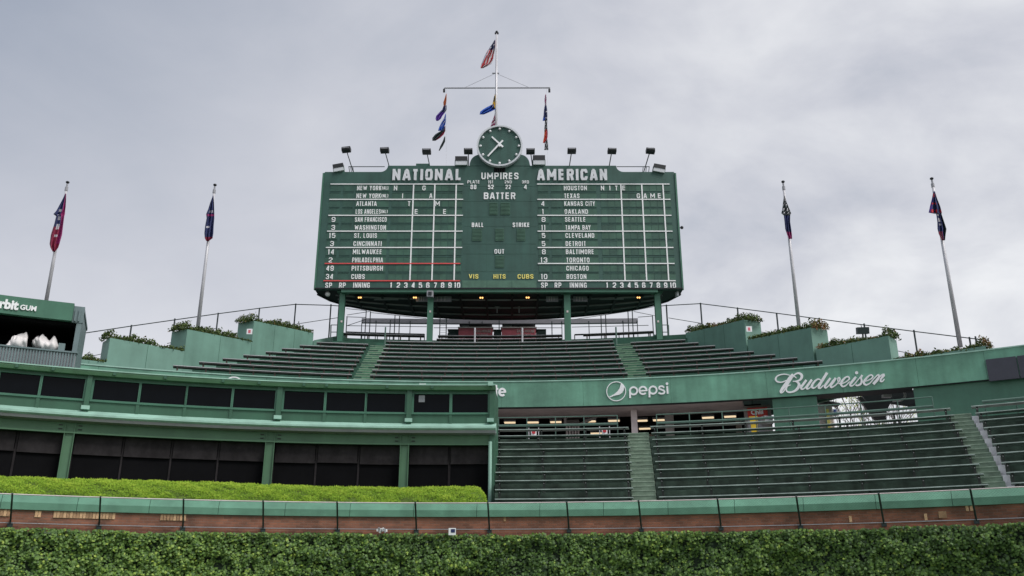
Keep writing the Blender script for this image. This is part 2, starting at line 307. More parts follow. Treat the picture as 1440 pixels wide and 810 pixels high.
# sign painter's block capitals: centre lines on a 0..1 cell, drawn with a broad even stroke
_S = .09
def _g(*ls, w=.56): return w, ls
l_, r__, t_2, b_2, mI = _S, 1 - _S, 1 - _S, _S, .5
O_ = [(l_, .24), (l_, .76), (.28, t_2), (.72, t_2), (r__, .76), (r__, .24), (.72, b_2), (.28, b_2), (l_, .24), (l_, .3)]
GLY = {
 'A': _g([(.06, 0), (.42, .97)], [(.94, 0), (.58, .97)], [(.25, .28), (.75, .28)], [(.36, .93), (.64, .93)], w=.64), 'B': _g([(l_, 0), (l_, 1)], [(l_, t_2), (.68, t_2), (r__, .82), (r__, .62), (.7, .53), (l_, .53)], [(.7, .53), (r__, .42), (r__, .2), (.7, b_2), (l_, b_2)]),
 'C': _g([(r__, .66), (r__, .76), (.72, t_2), (.28, t_2), (l_, .76), (l_, .24), (.28, b_2), (.72, b_2), (r__, .24), (r__, .34)]), 'D': _g([(l_, 0), (l_, 1)], [(l_, t_2), (.66, t_2), (r__, .76), (r__, .24), (.66, b_2), (l_, b_2)]),
 'E': _g([(l_, 0), (l_, 1)], [(l_, t_2), (1, t_2)], [(l_, .52), (.88, .52)], [(l_, b_2), (1, b_2)], w=.5), 'F': _g([(l_, 0), (l_, 1)], [(l_, t_2), (1, t_2)], [(l_, .52), (.88, .52)], w=.5),
 'G': _g([(r__, .68), (r__, .76), (.72, t_2), (.28, t_2), (l_, .76), (l_, .24), (.28, b_2), (.72, b_2), (r__, .24), (r__, .46), (.55, .46)]), 'H': _g([(l_, 0), (l_, 1)], [(r__, 0), (r__, 1)], [(l_, .52), (r__, .52)]),
 'I': _g([(.5, 0), (.5, 1)], w=.2), 'K': _g([(l_, 0), (l_, 1)], [(.92, 1), (.2, .46)], [(.4, .58), (.95, 0)]), 'L': _g([(l_, 0), (l_, 1)], [(l_, b_2), (1, b_2)], w=.48),
 'M': _g([(l_, 0), (l_, 1)], [(r__, 0), (r__, 1)], [(.12, .97), (.5, .3)], [(.88, .97), (.5, .3)], w=.74), 'N': _g([(l_, 0), (l_, 1)], [(r__, 0), (r__, 1)], [(.12, .97), (.88, .03)], w=.58), 'O': _g(O_),
 'P': _g([(l_, 0), (l_, 1)], [(l_, t_2), (.7, t_2), (r__, .8), (r__, .58), (.7, .46), (l_, .46)]), 'R': _g([(l_, 0), (l_, 1)], [(l_, t_2), (.7, t_2), (r__, .8), (r__, .6), (.7, .49), (l_, .49)], [(.6, .49), (.92, 0)]),
 'S': _g([(r__, .7), (r__, .78), (.72, t_2), (.28, t_2), (l_, .78), (l_, .66), (.3, .54), (.7, .46), (r__, .34), (r__, .22), (.72, b_2), (.28, b_2), (l_, .22), (l_, .3)]), 'T': _g([(0, t_2), (1, t_2)], [(.5, 0), (.5, 1)], w=.52),
 'U': _g([(l_, 1), (l_, .24), (.28, b_2), (.72, b_2), (r__, .24), (r__, 1)]), 'V': _g([(.06, 1), (.48, .03)], [(.94, 1), (.52, .03)], w=.6), 'W': _g([(.05, 1), (.27, .03)], [(.27, .03), (.5, .8)], [(.5, .8), (.73, .03)], [(.73, .03), (.95, 1)], w=.86),
 'X': _g([(.06, 1), (.94, 0)], [(.94, 1), (.06, 0)]), 'Y': _g([(.06, 1), (.5, .46)], [(.94, 1), (.5, .46)], [(.5, 0), (.5, .5)], w=.58), '.': _g([(.5, 0), (.5, .18)], w=.18),
 '(': _g([(.75, 1), (.3, .75), (.3, .25), (.75, 0)], w=.22), ')': _g([(.25, 1), (.7, .75), (.7, .25), (.25, 0)], w=.22),
 '0': _g(O_), '1': _g([(.55, 0), (.55, 1)], [(.1, .76), (.5, .92)], w=.28), '2': _g([(l_, .7), (l_, .78), (.28, t_2), (.72, t_2), (r__, .78), (r__, .6), (l_, .2), (l_, b_2)], [(0, b_2), (1, b_2)]),
 '3': _g([(l_, .72), (l_, .78), (.28, t_2), (.72, t_2), (r__, .8), (r__, .62), (.72, .52), (.4, .52)], [(.72, .52), (r__, .4), (r__, .22), (.72, b_2), (.28, b_2), (l_, .22), (l_, .3)]), '4': _g([(.72, 0), (.72, 1)], [(.66, .97), (.06, .3)], [(0, .27), (1, .27)]),
 '5': _g([(1, t_2), (l_, t_2), (l_, .5)], [(l_, .54), (.3, .6), (.72, .6), (r__, .48), (r__, .22), (.72, b_2), (.28, b_2), (l_, .22), (l_, .28)]), '6': _g([(r__, .74), (r__, .78), (.72, t_2), (.28, t_2), (l_, .76), (l_, .24), (.28, b_2), (.72, b_2), (r__, .24), (r__, .44), (.72, .56), (l_, .56)]),
 '7': _g([(0, t_2), (r__, t_2), (.4, 0)]), '8': _g([(.3, .53), (l_, .66), (l_, .78), (.3, t_2), (.7, t_2), (r__, .78), (r__, .66), (.7, .53), (.3, .53), (l_, .4), (l_, .22), (.3, b_2), (.7, b_2), (r__, .22), (r__, .4), (.7, .53)]),
 '9': _g([(l_, .26), (l_, .22), (.28, b_2), (.72, b_2), (r__, .24), (r__, .76), (.72, t_2), (.28, t_2), (l_, .76), (l_, .56), (.28, .44), (r__, .44)])}
def block_word(mb, txt, x0, x1, z0, z1, y, dep, wt=.19):
    """capitals fitted between x0..x1 and z0..z1 on an upright face at distance y"""
    gap = .165; kern = [(.06 if (txt[i] in 'TLVYP' and txt[i + 1] in 'AVTY') or (txt[i] == 'A' and txt[i + 1] in 'TVY') else .12 if 'T' in txt[i:i + 2] else gap) for i in range(len(txt) - 1)] + [0]
    if wt < .18: kern = [k_ + .02 for k_ in kern]
    tot_ = sum(.26 if ch == ' ' else GLY[ch][0] for ch in txt) + sum(kern); kx = (x1 - x0) / tot_; hz = z1 - z0; x = 0.0; sw = wt * hz; swx = min(sw, sw * kx / hz * 1.1)
    for ci, ch in enumerate(txt):
        if ch == ' ': x += .26 + kern[ci]; continue
        wd, ls = GLY[ch]
        for li, pl_ in enumerate(ls):
            q = []
            for u, v in pl_:
                U = min(max(u * wd * kx, swx / 2), wd * kx - swx / 2) if wd > .25 else u * wd * kx
                V = min(max(v * hz, 0), hz) if (v <= .001 or v >= .999) else min(max(v * hz, sw / 2), hz - sw / 2)
                q.append((x0 + x * kx + U, z0 + V, swx if True else sw))
            L2, R2 = [], []
            for i, p in enumerate(q):
                a, c = q[max(0, i - 1)], q[min(len(q) - 1, i + 1)]
                d0 = np.array([p[0] - a[0], p[1] - a[1]]); d1 = np.array([c[0] - p[0], c[1] - p[1]])
                d0 = d0 / (np.linalg.norm(d0) or 1); d1 = d1 / (np.linalg.norm(d1) or 1); d = d0 + d1; n_ = np.linalg.norm(d); d = d / n_ if n_ > .3 else d1
                horiz = abs(d[0]); ww = lerp_(swx, sw, horiz) / 2 / max(.75, min(1, n_ / 2 if 0 < i < len(q) - 1 else 1))
                nn = np.array([-d[1], d[0]]) * ww; L2.append((p[0] + nn[0], p[1] + nn[1])); R2.append((p[0] - nn[0], p[1] - nn[1]))
            n_ = len(q); fs = [(i, i + 1, n_ + i + 1, n_ + i) for i in range(n_ - 1)]
            solid(L2 + R2, fs, lambda u, v, d: Vector((u, y - (dep + .0015 * li) * (1 - d), v)), mb)
        x += wd + kern[ci]
def lerp_(a, c, t): return a + (c - a) * t
# =================================================================== GROUND
g = MB(); g.face([(-900, -900, -.05), (900, -900, -.05), (900, 1500, -.05), (-900, 1500, -.05)])
tag(g.build('ground', 'street', org=(0, 0, -.05)), kind='structure')
g = MB(); pts = [pol(t, 28.98, -EYE) for t in range(-80, 81, 2)]
g.face([(-70, -90, 0)] + [(-40, 3, 0)] + pts + [(40, 3, 0), (70, -90, 0)]); tag(g.build('playing_field', 'turf', org=(0, 0, 0), fix=False), kind='structure')
TL, TR = -50, 46
# =================================================================== OUTFIELD WALL
wall = thing('outfield_wall', pol(0, 29.2, -EYE), 'long curved red brick outfield wall with green coping above the ivy', 'wall')
b = MB(); b.arcbox(29.0, 29.45, -EYE, 2.235, TL, TR, 1.0)
o = b.build('brickwork', 'brick', wall)
uvl = o.data.uv_layers.new(name='UVMap'); wlc = wloc(wall)
for lp in o.data.loops:
    co = o.data.vertices[lp.vertex_index].co + wlc
    uvl.data[lp.index].uv = (math.atan2(co.x - CX, co.y - CY) * 29.0, co.z)
b = MB(); ths = np.linspace(TL, TR, 27)
cp = [(28.93, 2.24), (28.93, 2.43), (29.14, 2.66), (29.5, 2.66), (29.5, 2.24)]
bb = MB()
for i in range(26):
    bb = MB(); bb.arc(cp, ths[i] + .012, ths[i + 1] - .012, 1.0); bb.build('coping', 'coping', wall)
# pale course of patched tan bricks
tb = MB(); tb.box((0, 0, 0), (0.07, .03, .17)); tbms = [tb.mesh('tan_brick', 'tan'), tb.mesh('tan_brick_dark', 'tan2')]
tan = []
for a, z_, yy in ((-1, 13, 717), (78, 165, 720.5), (228, 262, 723.5), (52, 60, 718)):
    x = a
    while x < z_: tan.append((x, yy)); x += 4.6
for x in (1322, 1325, 1329): tan.append((x, 723.6))
for x, yy in tan:
    th, h = P(x, yy, 28.99); inst('brick', tbms[random.random() < .35], wall, pol(th, 28.988, min(h, 2.14)), -R(th))
for x, y in ((1366, 713.5), (1360, 714), (690+20, 729), (1196, 730), (1302, 727)):
    th, h = P(x, y, 28.99); inst('brick', tbms[random.random() < .35], wall, pol(th, 28.988, h), -R(th))
# wire basket
bk = thing('wall_basket', pol(0, 28.3, 1.8), 'wire mesh basket on dark posts running along the top of the brick wall', 'basket')
b = MB(); top = [pol(t, 28.15, 2.56) for t in np.arange(TL, TR + .1, 1.0)]; b.path(top, .017, 5); b.build('top_rail', 'palecon', bk)
b = MB(); b.path([pol(t, 28.93, 1.88) for t in np.arange(TL, TR + .1, 1.0)], .012, 5); b.build('bottom_rail', 'grey', bk)
pm = MB()
for px, py in ((17, 697), (141, 701), (258, 704), (370, 706.5), (474, 707.5), (584, 708.5), (686, 709), (797, 708.5), (898, 705), (1009, 702.5), (1120, 700), (1236, 696), (1365, 691.5)):
    t = T(px, py, 28.15); b = MB()
    b.tube(pol(t, 28.13, 2.58), pol(t, 28.97, 1.86), .026, n=6); b.tube(pol(t, 28.6, 2.16), pol(t, 28.97, 2.0), .018, n=5)
    b.box(pol(t, 28.97, 1.84), (.13, .05, .12), -R(t)); b.build('post', 'fence', bk)
b = MB()
for t in np.arange(TL, TR, .15):
    for s_ in (-1, 1):
        b.tube(pol(t, 28.15, 2.56), pol(t + s_ * 1.7, 28.93, 1.88), .0011, n=3, cap=False)
tag(b.build('wire_mesh', 'rail', bk, fix=False), kind='stuff')
# paper sheets
b = MB(); t, h = P(636, 747.5, 28.75); b.box((0, 0, 0), (.21, .02, .2)); b.box((.02, -.012, .02), (.12, .01, .10), mi=1)
b.v = [tuple(Vector(v) + pol(t, 28.75, h)) for v in b.v]
tag(b.build('paper_sheet', ['white', 'navy']), 'small square white notice sheet hanging just above the ivy', 'notice')
b = MB(); t, h = P(537, 745.5, 28.78)
for i in range(7):
    b.box(pol(t + (i - 3) * .08, 28.78 - .01 * (i % 2), h + .02 * math.sin(i * 2)), (.06, .05, .07 + .03 * (i % 3)), .4 * i, mi=i % 2, tilt=.4 * math.sin(i))
tag(b.build('crumpled_paper', ['white', 'grey']), 'crumpled pale paper scrap caught on the basket wire left of the white notice', 'litter')
# =================================================================== IVY
def lobes(): # five lobed leaf, tip down
    return [(0, -.62), (-.17, -.30), (-.52, -.30), (-.30, .02), (-.48, .34), (-.12, .26), (0, .40), (.12, .26), (.48, .34), (.30, .02), (.52, -.30), (.17, -.30)]
def leaf_mesh(name, mname, pos, nrm, size, tone, outline, roll):
    n = len(pos); k = len(outline) + 1; O = np.array([(0, 0)] + outline)
    up = np.tile(np.array([0, 0, 1.0]), (n, 1)); nrm = nrm / np.linalg.norm(nrm, axis=1, keepdims=True)
    ax = np.cross(up, nrm); ax /= np.maximum(np.linalg.norm(ax, axis=1, keepdims=True), 1e-6); ay = np.cross(nrm, ax)
    cr_, sr_ = np.cos(roll)[:, None], np.sin(roll)[:, None]; bx = ax * cr_ + ay * sr_; by = -ax * sr_ + ay * cr_
    fold = np.concatenate([[0.0], -np.abs(O[1:, 0]) * .35])
    V = pos[:, None, :] + size[:, None, None] * (O[None, :, 0, None] * bx[:, None, :] + O[None, :, 1, None] * by[:, None, :] + fold[None, :, None] * nrm[:, None, :])
    V = V.reshape(-1, 3); r_ = np.arange(1, k); tri = np.stack([np.zeros(k - 1, int), r_, np.roll(r_, -1)], 1)
    Fc = (np.arange(n)[:, None, None] * k + tri[None]).reshape(-1, 3)
    me = bpy.data.meshes.new(name); me.vertices.add(len(V)); me.vertices.foreach_set('co', V.ravel().astype('f'))
    me.loops.add(Fc.size); me.loops.foreach_set('vertex_index', Fc.ravel().astype('i')); me.polygons.add(len(Fc))
    me.polygons.foreach_set('loop_start', np.arange(0, Fc.size, 3, dtype='i')); me.polygons.foreach_set('loop_total', np.full(len(Fc), 3, 'i'))
    at = me.attributes.new('tone', 'FLOAT', 'POINT'); at.data.foreach_set('value', np.repeat(tone, k).astype('f'))
    me.materials.append(M[mname]); me.update(); me.validate(); return me
def sn(x, y, seed=0):                       # smooth clump field, about -1..1
    s = np.zeros_like(x); a = 1.0; f = 1.0; r2 = np.random.default_rng(seed)
    for k in range(4):
        for q in range(3):
            an = r2.uniform(0, 2 * PI); ph = r2.uniform(0, 2 * PI); s += a * np.sin(f * (x * math.cos(an) + y * math.sin(an)) + ph)
        a *= .62; f *= 1.9
    return s / 3.6
N1, N2 = 60000, 22000
th = np.concatenate([rng.uniform(-36, 39, N1), rng.uniform(-38, 42, N2)])
hh = np.concatenate([rng.uniform(.35, 1.76, N1), rng.uniform(-1.65, .45, N2)])
x_ = th * .506
edge = 1.74 + .045 * sn(x_ * 2.2, x_ * 0, 3) + .03 * sn(x_ * 9, x_ * 0, 5)
clump = sn(x_ * 3.4, hh * 3.4, 8); small = sn(x_ * 11, hh * 11, 9)
r_ = 28.93 - (.17 + .15 * clump + .07 * small) * rng.uniform(.2, 1, len(th)) - .02
hh = np.where(hh > edge, edge - rng.uniform(0, .25, len(th)), hh)
keep = rng.uniform(size=len(th)) < np.clip(.72 + .5 * small + .3 * clump, .15, 1); keep |= (hh > edge - .12)
th, hh, r_, clump, small, x_ = [a[keep] for a in (th, hh, r_, clump, small, x_)]
tr = np.radians(th); pos = np.stack([CX + r_ * np.sin(tr), CY + r_ * np.cos(tr), EYE + hh], 1)
nr = np.stack([-np.sin(tr), -np.cos(tr), np.full_like(tr, .55)], 1) + rng.normal(0, .38, (len(tr), 3))
patch = sn(x_ * .55, hh * .9, 21); tone = np.clip(.36 + .10 * clump + .16 * patch + rng.normal(0, .2, len(tr)) + (rng.uniform(size=len(tr)) < .05) * .4, 0, 1)
me = leaf_mesh('ivy_leaves', 'ivy', pos, nr, rng.uniform(.05, .11, len(tr)), tone, lobes(), rng.normal(0, .5, len(tr)))
ivy = thing('ivy', pol(0, 28.9, -EYE), 'dense dark green ivy covering the face of the brick outfield wall', 'ivy')
o = inst('leaves', me, ivy, (0, 0, 0)); o['kind'] = 'stuff'
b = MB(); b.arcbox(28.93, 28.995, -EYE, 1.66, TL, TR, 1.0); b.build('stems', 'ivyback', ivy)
# =================================================================== SUITE BUILDING (left)
RS = 32.4
def h_(py, px=650, r=RS): return Hh(px, py, r)
tR = T(696, 560, RS); tL = -47
suite = thing('suite_building', pol(-12, RS, -EYE), 'two storey green building with dark glazed bands curving behind the bright hedge', 'building')
H = dict(top=h_(543.7), cap=h_(550.8), wt=h_(553), wb=h_(581), pb=h_(598), lt=h_(598), lb=h_(606.5), gb=h_(612.3), bb=h_(625.5), sb=h_(650))
H0 = 2.3
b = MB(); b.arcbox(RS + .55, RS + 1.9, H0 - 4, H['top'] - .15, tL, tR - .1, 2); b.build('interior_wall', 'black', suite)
b = MB(); b.arcbox(RS - .05, RS + 2.0, H['top'] - .14, H['top'] - .06, tL, tR, 2); b.build('roof', 'suite', suite)
b = MB(); b.arc([(RS - .16, H['cap'] + .03), (RS - .19, H['top'] - .05), (RS - .19, H['top']), (RS + .1, H['top']), (RS + .1, H['cap'] + .03)], tL, tR + .05, 1.2); b.build('roof_edge', 'beam', suite)
b = MB(); b.arcbox(RS - .215, RS - .16, H['top'] - .005, H['top'] + .03, tL, tR + .05, 1.2); b.build('roof_flashing', 'ledge', suite)
b = MB(); b.arcbox(RS, RS + .12, H['wt'] - .0, H['cap'] + .03, tL, tR, 1.2); b.build('window_head', 'suite', suite)
b = MB(); b.arcbox(RS + .02, RS + .5, H['pb'] - .02, H['wb'] - .05, tL, tR, 1.2); b.build('sill_wall', 'suite', suite)
b = MB(); b.arcbox(RS - .03, RS + .14, H['wb'] - .05, H['wb'], tL, tR, 1.2); b.build('sill', 'trim', suite)
b = MB(); b.arc([(RS - .42, H['lb'] + .03), (RS - .42, H['lb'] + .09), (RS + .02, H['lt'] + .06), (RS + .02, H['lb'] - .1), (RS - .36, H['lb'] - .02)], tL, tR + .1, 1.2); b.build('ledge', 'ledge', suite)
b = MB(); b.arc([(RS - .36, H['lb'] + .0), (RS - .30, H['gb'] + .03), (RS - .02, H['gb'] + .0), (RS + .02, H['lb'] - .06)], tL, tR + .08, 1.2); b.build('gutter', 'grey', suite)
b = MB(); b.arcbox(RS - .0, RS + .3, H['bb'], H['gb'] + .02, tL, tR, 1.2); b.arcbox(RS - .07, RS + .01, H['bb'] - .02, H['bb'] + .03, tL, tR, 1.2); b.build('beam', 'beam', suite)
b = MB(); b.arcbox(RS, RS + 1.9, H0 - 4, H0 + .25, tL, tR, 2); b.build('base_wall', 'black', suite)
def win(px0, px1):
    t0, t1 = T(px0, 567, RS), T(px1, 567, RS)
    return t0, t1
up = [(-130, -74), (-70, -5), (0 - 2, 55), (59, 118), (131.5, 194.5), (198, 260.5), (263.5, 325), (328.5, 386.5), (399.5, 455.5), (459, 513), (516, 569.5), (582, 632), (636, 686)]
def ywin(px, y):   # the band's row in the photograph at that px
    return y
mid = H['wb'] / 2 + H['wt'] / 2
# theta of an edge: solve on the ring at mid height
def th_at(px, h):
    y = 560.0
    for _ in range(12):
        t, hh_ = P(px, y, RS); y -= (h - hh_) * 33
    return P(px, y, RS)[0]
ub = [(th_at(a, mid), th_at(c, mid)) for a, c in up]
for (t0, t1) in ub:
    b = MB(); fw = .075
    b.arcbox(RS + .0, RS + .1, H['wb'], H['wt'], t0 - .12, t0 - .001, 3); b.arcbox(RS + .0, RS + .1, H['wb'], H['wt'], t1 + .001, t1 + .12, 3)
    b.arcbox(RS + .005, RS + .09, H['wb'], H['wb'] + .025, t0 - .01, t1 + .01, 1.2); b.arcbox(RS + .005, RS + .09, H['wt'] - .025, H['wt'], t0 - .01, t1 + .01, 1.2)
    fr = b.build('window', 'trim', suite)
    b = MB(); b.arcbox(RS + .08, RS + .1, H['wb'], H['wt'], t0, t1, 1); b.build('pane', 'glass', fr)
# rain pilasters between bays and thin joints on the sill panels
for i in range(len(ub) - 1):
    a, c = ub[i][1] + .12, ub[i + 1][0] - .12
    if c - a > .25:
        b = MB(); b.arcbox(RS - .09, RS + .1, H['pb'], H['cap'] + .03, a, c, 3); b.build('pilaster', 'suite', suite)
        b = MB(); q = (a + c) / 2; b.arcbox(RS - .2, RS - .09, H['pb'] + .08, H['pb'] + .2, q - .22, q + .22, 3); b.build('wall_light', 'ledge', suite)
    else:
        b = MB(); q = (a + c) / 2; b.arcbox(RS - .015, RS + .1, H['pb'], H['wb'] - .05, q - .09, q + .09, 3); b.build('panel_batten', 'suite', suite)
b = MB(); b.arcbox(RS - .09, RS + .3, H0 - 4, H['cap'] + .03, ub[-1][1] + .12, tR, 3); b.build('corner_pilaster', 'suite', suite)
b = MB(); b.arcbox(RS + .3, RS + 2.1, H0 - 4, H['top'] - .06, tR - .35, tR, 3); b.build('end_wall', 'suite', suite)
b = MB(); b.arcbox(RS - .25, RS - .1, H['pb'] + .08, H['pb'] + .2, tR - .45, tR - .05, 3); b.build('wall_light', 'ledge', suite)
b = MB(); t_ = tR - .25; b.tube(pol(t_ , RS - .2, H0 - .5), pol(t_, RS - .2, H['gb'] - .25), .06, n=8); b.build('downpipe', 'ledge', suite)
b = MB(); b.box(pol(tR - .25, RS - .2, H['top'] + .04), (.17, .2, .14)); b.build('roof_camera', 'ledge', suite)
b = MB(); ta_, tb2 = th_at(588.5, mid), th_at(597, mid); b.arcbox(RS + .055, RS + .075, Hh(593, 565, RS), Hh(593, 555.5, RS), ta_, tb2, 3); tag(b.build('window_reflection', 'grey'), 'pale plate imitating a reflection in an upper window of the green building, right end', 'notice')  # pale plate added behind the frame to imitate a reflection in the glass
mid2 = (H['sb'] + H['bb']) / 2
lp = [(-190, -130), (-128, -60), (-58, 21.5), (24.5, 88), (103.5, 171.5), (174, 240), (242.5, 306), (308.5, 372), (386, 443.5), (446, 503), (505.5, 563), (574.5, 630), (633, 686)]
lb = [(th_at(a, mid2), th_at(c, mid2)) for a, c in lp]
for (t0, t1) in lb:
    b = MB(); b.arcbox(RS + .24, RS + .3, H0 - .3, H['bb'], t0 - .05, t0, 3); b.arcbox(RS + .24, RS + .3, H0 - .3, H['bb'], t1, t1 + .05, 3)
    b.arcbox(RS + .24, RS + .3, H['sb'] - .03, H['sb'] + .02, t0, t1, 1.0)
    fr = b.build('window', 'screen', suite)
    b = MB(); b.arcbox(RS + .27, RS + .285, H0 - .3, H['sb'] - .03, t0, t1, 1); b.build('pane', 'black', fr)
    b = MB(); sg = 6; hs = random.uniform(-.02, .02)
    b.arcbox(RS + .2, RS + .225, H['sb'] + hs, H['bb'] - .01, t0 + .03, t1 - .03, 1); b.arcbox(RS + .19, RS + .235, H['sb'] + hs - .05, H['sb'] + hs, t0 + .03, t1 - .03, 1)
    b.build('roller_screen', 'screen', fr)
for i in range(len(lb) - 1):
    a, c = lb[i][1], lb[i + 1][0]
    if c - a > .25:
        q = (a + c) / 2; w_ = .25; b = MB()
        b.arcbox(RS + .0, RS + .02, H0 - 1, H['gb'] - .005, q - w_, q + w_, 3); b.arcbox(RS + .02, RS + .10, H0 - 1, H['bb'], q - .04, q + .04, 3); b.arcbox(RS + .10, RS + .118, H0 - 1, H['bb'], q - w_, q + w_, 3)
        for s_ in (-1, 1): b.arcbox(RS - .07, RS + .0, H0 - 1, H['gb'] - .01, q + s_ * w_ - .02, q + s_ * w_ + .02, 3)
        b.build('column', 'beam', suite)
        for s_ in (-1, 1):
            b = MB()
            for k in range(3): b.arcbox(RS - .03, RS, H['bb'] + .1 + .12 * k, H['bb'] + .13 + .12 * k, q + s_ * .5 - .1, q + s_ * .5 + .1, 3)
            b.build('bolt_plate', 'support', suite)
for px in (20, 72, 160, 232, 314, 365, 428, 460, 545, 608):
    t = T(px, 535, RS - .2); b = MB(); b.box(pol(t, RS - .21, H['top'] - .07), (.09, .05, .1), -R(t)); b.build('roof_bracket', 'suite', suite)
# =================================================================== HEDGE in front of the suite
hd = thing('hedge', pol(-14, 30.6, 2.2), 'bright yellow-green clipped hedge between the brick wall and the dark windows', 'hedge')
hT = Hh(300, 680.5, 31.4); tHR = T(682, 700, 30.4)
def hsec(u, tt):                             # u 0 front .. 1 back
    e_ = min(1, max(0, (tHR - tt) / 1.3)); rr = 29.62 + 2.0 * u; y = 2.48 + (hT + .03 * math.sin(tt * .31) - 2.48) * math.sin(u * PI / 2) ** .8 * (.35 + .65 * math.sqrt(max(0, 1 - (1 - min(1, e_ * 1.6)) ** 2)))
    return rr, y
b = MB(); nt_ = 150; nu_ = 10; grid = []
for i in range(nt_ + 1):
    tt = -46 + (tHR + 46) * i / nt_
    for j in range(nu_ + 1):
        rr, y = hsec(j / nu_, tt); p = pol(tt, rr, y - .07); nz = mnoise.noise(Vector((p.x * 1.1, p.y * 1.1, 0))) * .04 + mnoise.noise(Vector((p.x * 4, p.y * 4, 3))) * .04
        grid.append(p + Vector((0, 0, nz)))
k = nu_ + 1; fs = [(i * k + j, i * k + j + 1, (i + 1) * k + j + 1, (i + 1) * k + j) for i in range(nt_) for j in range(nu_)]
b.add(grid, fs); b.arcbox(29.62, 31.6, 1.4, 2.4, -46, tHR, 2)
b.build('branches', 'hedgeback', hd, smooth=True, fix=False)
NH = 210000; tt = rng.uniform(-38, tHR, NH); uu = rng.uniform(0, 1.0, NH); P3 = np.zeros((NH, 3)); 
for i in range(NH):
    rr, y = hsec(uu[i], tt[i]); P3[i] = pol(tt[i], rr, y)
cl = sn(P3[:, 0] * 4.2, P3[:, 1] * 6.5, 31); c2 = sn(P3[:, 0] * 12, P3[:, 1] * 16, 32)
P3[:, 2] += .015 * cl + .03 * c2 + rng.uniform(-.07, .02, NH)
kp = rng.uniform(size=NH) < np.clip(.7 + .5 * cl + .5 * c2, .05, 1); P3 = P3[kp]; cl = cl[kp]; c2 = c2[kp]; tt = tt[kp]
n = len(P3); tr = np.radians(tt); nr = np.stack([-np.sin(tr) * .8, -np.cos(tr) * .8, np.full(n, .7)], 1) + rng.normal(0, .5, (n, 3))
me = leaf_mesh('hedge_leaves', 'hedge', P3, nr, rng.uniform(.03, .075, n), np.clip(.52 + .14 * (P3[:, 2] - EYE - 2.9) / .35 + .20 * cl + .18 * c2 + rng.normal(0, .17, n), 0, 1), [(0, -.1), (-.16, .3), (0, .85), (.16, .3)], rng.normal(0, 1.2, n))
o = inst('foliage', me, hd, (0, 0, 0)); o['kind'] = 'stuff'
# =================================================================== LOWER STAND
def rl(k): return 30.5 + .72 * k
def hl(k): return 2.9 + .37 * k
stand = thing('lower_bleacher_terrace', pol(15, 30, -EYE), 'worn grey-green concrete terrace stepping up behind the wall, under the lower benches', 'stand')
sect = {   # theta at row 0 and row 9
 'centre': ((2.58, 1.9), (T(888, 700, rl(0)), T(881.5, 611, rl(9)))),
 'right': ((T(926, 699, rl(0)), T(914, 609.5, rl(9))), (T(1386.5, 682.5, rl(0)), T(1334, 580, rl(9)))),
 'far': ((T(1430.6, 677.5, rl(0)), T(1375, 576, rl(9))), (42.5, 42.5))}
def lerp(a, c, t): return a + (c - a) * t
for sname, (Lf, Rt) in sect.items():
    for k in range(10):
        t0, t1 = lerp(*Lf, k / 9), lerp(*Rt, k / 9)
        b = MB(); b.arcbox(rl(k) - .42, rl(k) + .32, hl(k) - .43 - .7, hl(k) - .43, t0, t1, 1.2)
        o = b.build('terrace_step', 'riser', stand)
        for q in np.arange(math.ceil((t0 + 1) / 4.1) * 4.1, t1 - .5, 4.1):   # expansion joints, narrow proud ribs
            pass
b = MB(); b.arcbox(29.5, 30.1, -EYE, 2.40, -1.0, 44, 1.5); b.build('front_walk', 'riser', stand)
for nm, a, c, far in (('aisle', sect['centre'][1], sect['right'][0], False), ('aisle', sect['right'][1], sect['far'][0], True)):
    st = thing('stairway', pol((a[0] + c[0]) / 2, 30.2, 2.2), 'pale green concrete steps with a white edge climbing beside the right-hand benches' if far else 'pale green concrete steps between the two middle blocks of lower benches', 'steps', 'aisle steps of the lower bleachers')
    for j in range(20):
        r0 = rl(0) - .42 + .36 * j; k = j / 2.0 / 9.5 if j else 0; k = min(1, (j / 2) / 9)
        t0, t1 = lerp(*a, k) + .06, lerp(*c, k) - (.34 if far else .06)
        b = MB(); top_ = hl(0) - .43 + .185 * j + .012; b.arcbox(r0, r0 + .375, top_ - .55, top_, t0, t1, 3); b.arcbox(r0 - .012, r0 + .05, top_ - .02, top_ + .012, t0 + .005, t1 - .005, 3, mi=1)
        b.build('step', ['step', 'nosing'], st)
    if far:
        for k in range(10):
            tc_ = lerp(*c, k / 9); b = MB(); b.arcbox(rl(k) - .46, rl(k) + .30, hl(k) - .43 - .75, hl(k) - .40, tc_ - .33, tc_ - .01, 3); b.build('white_edge', 'whitecurb', st)
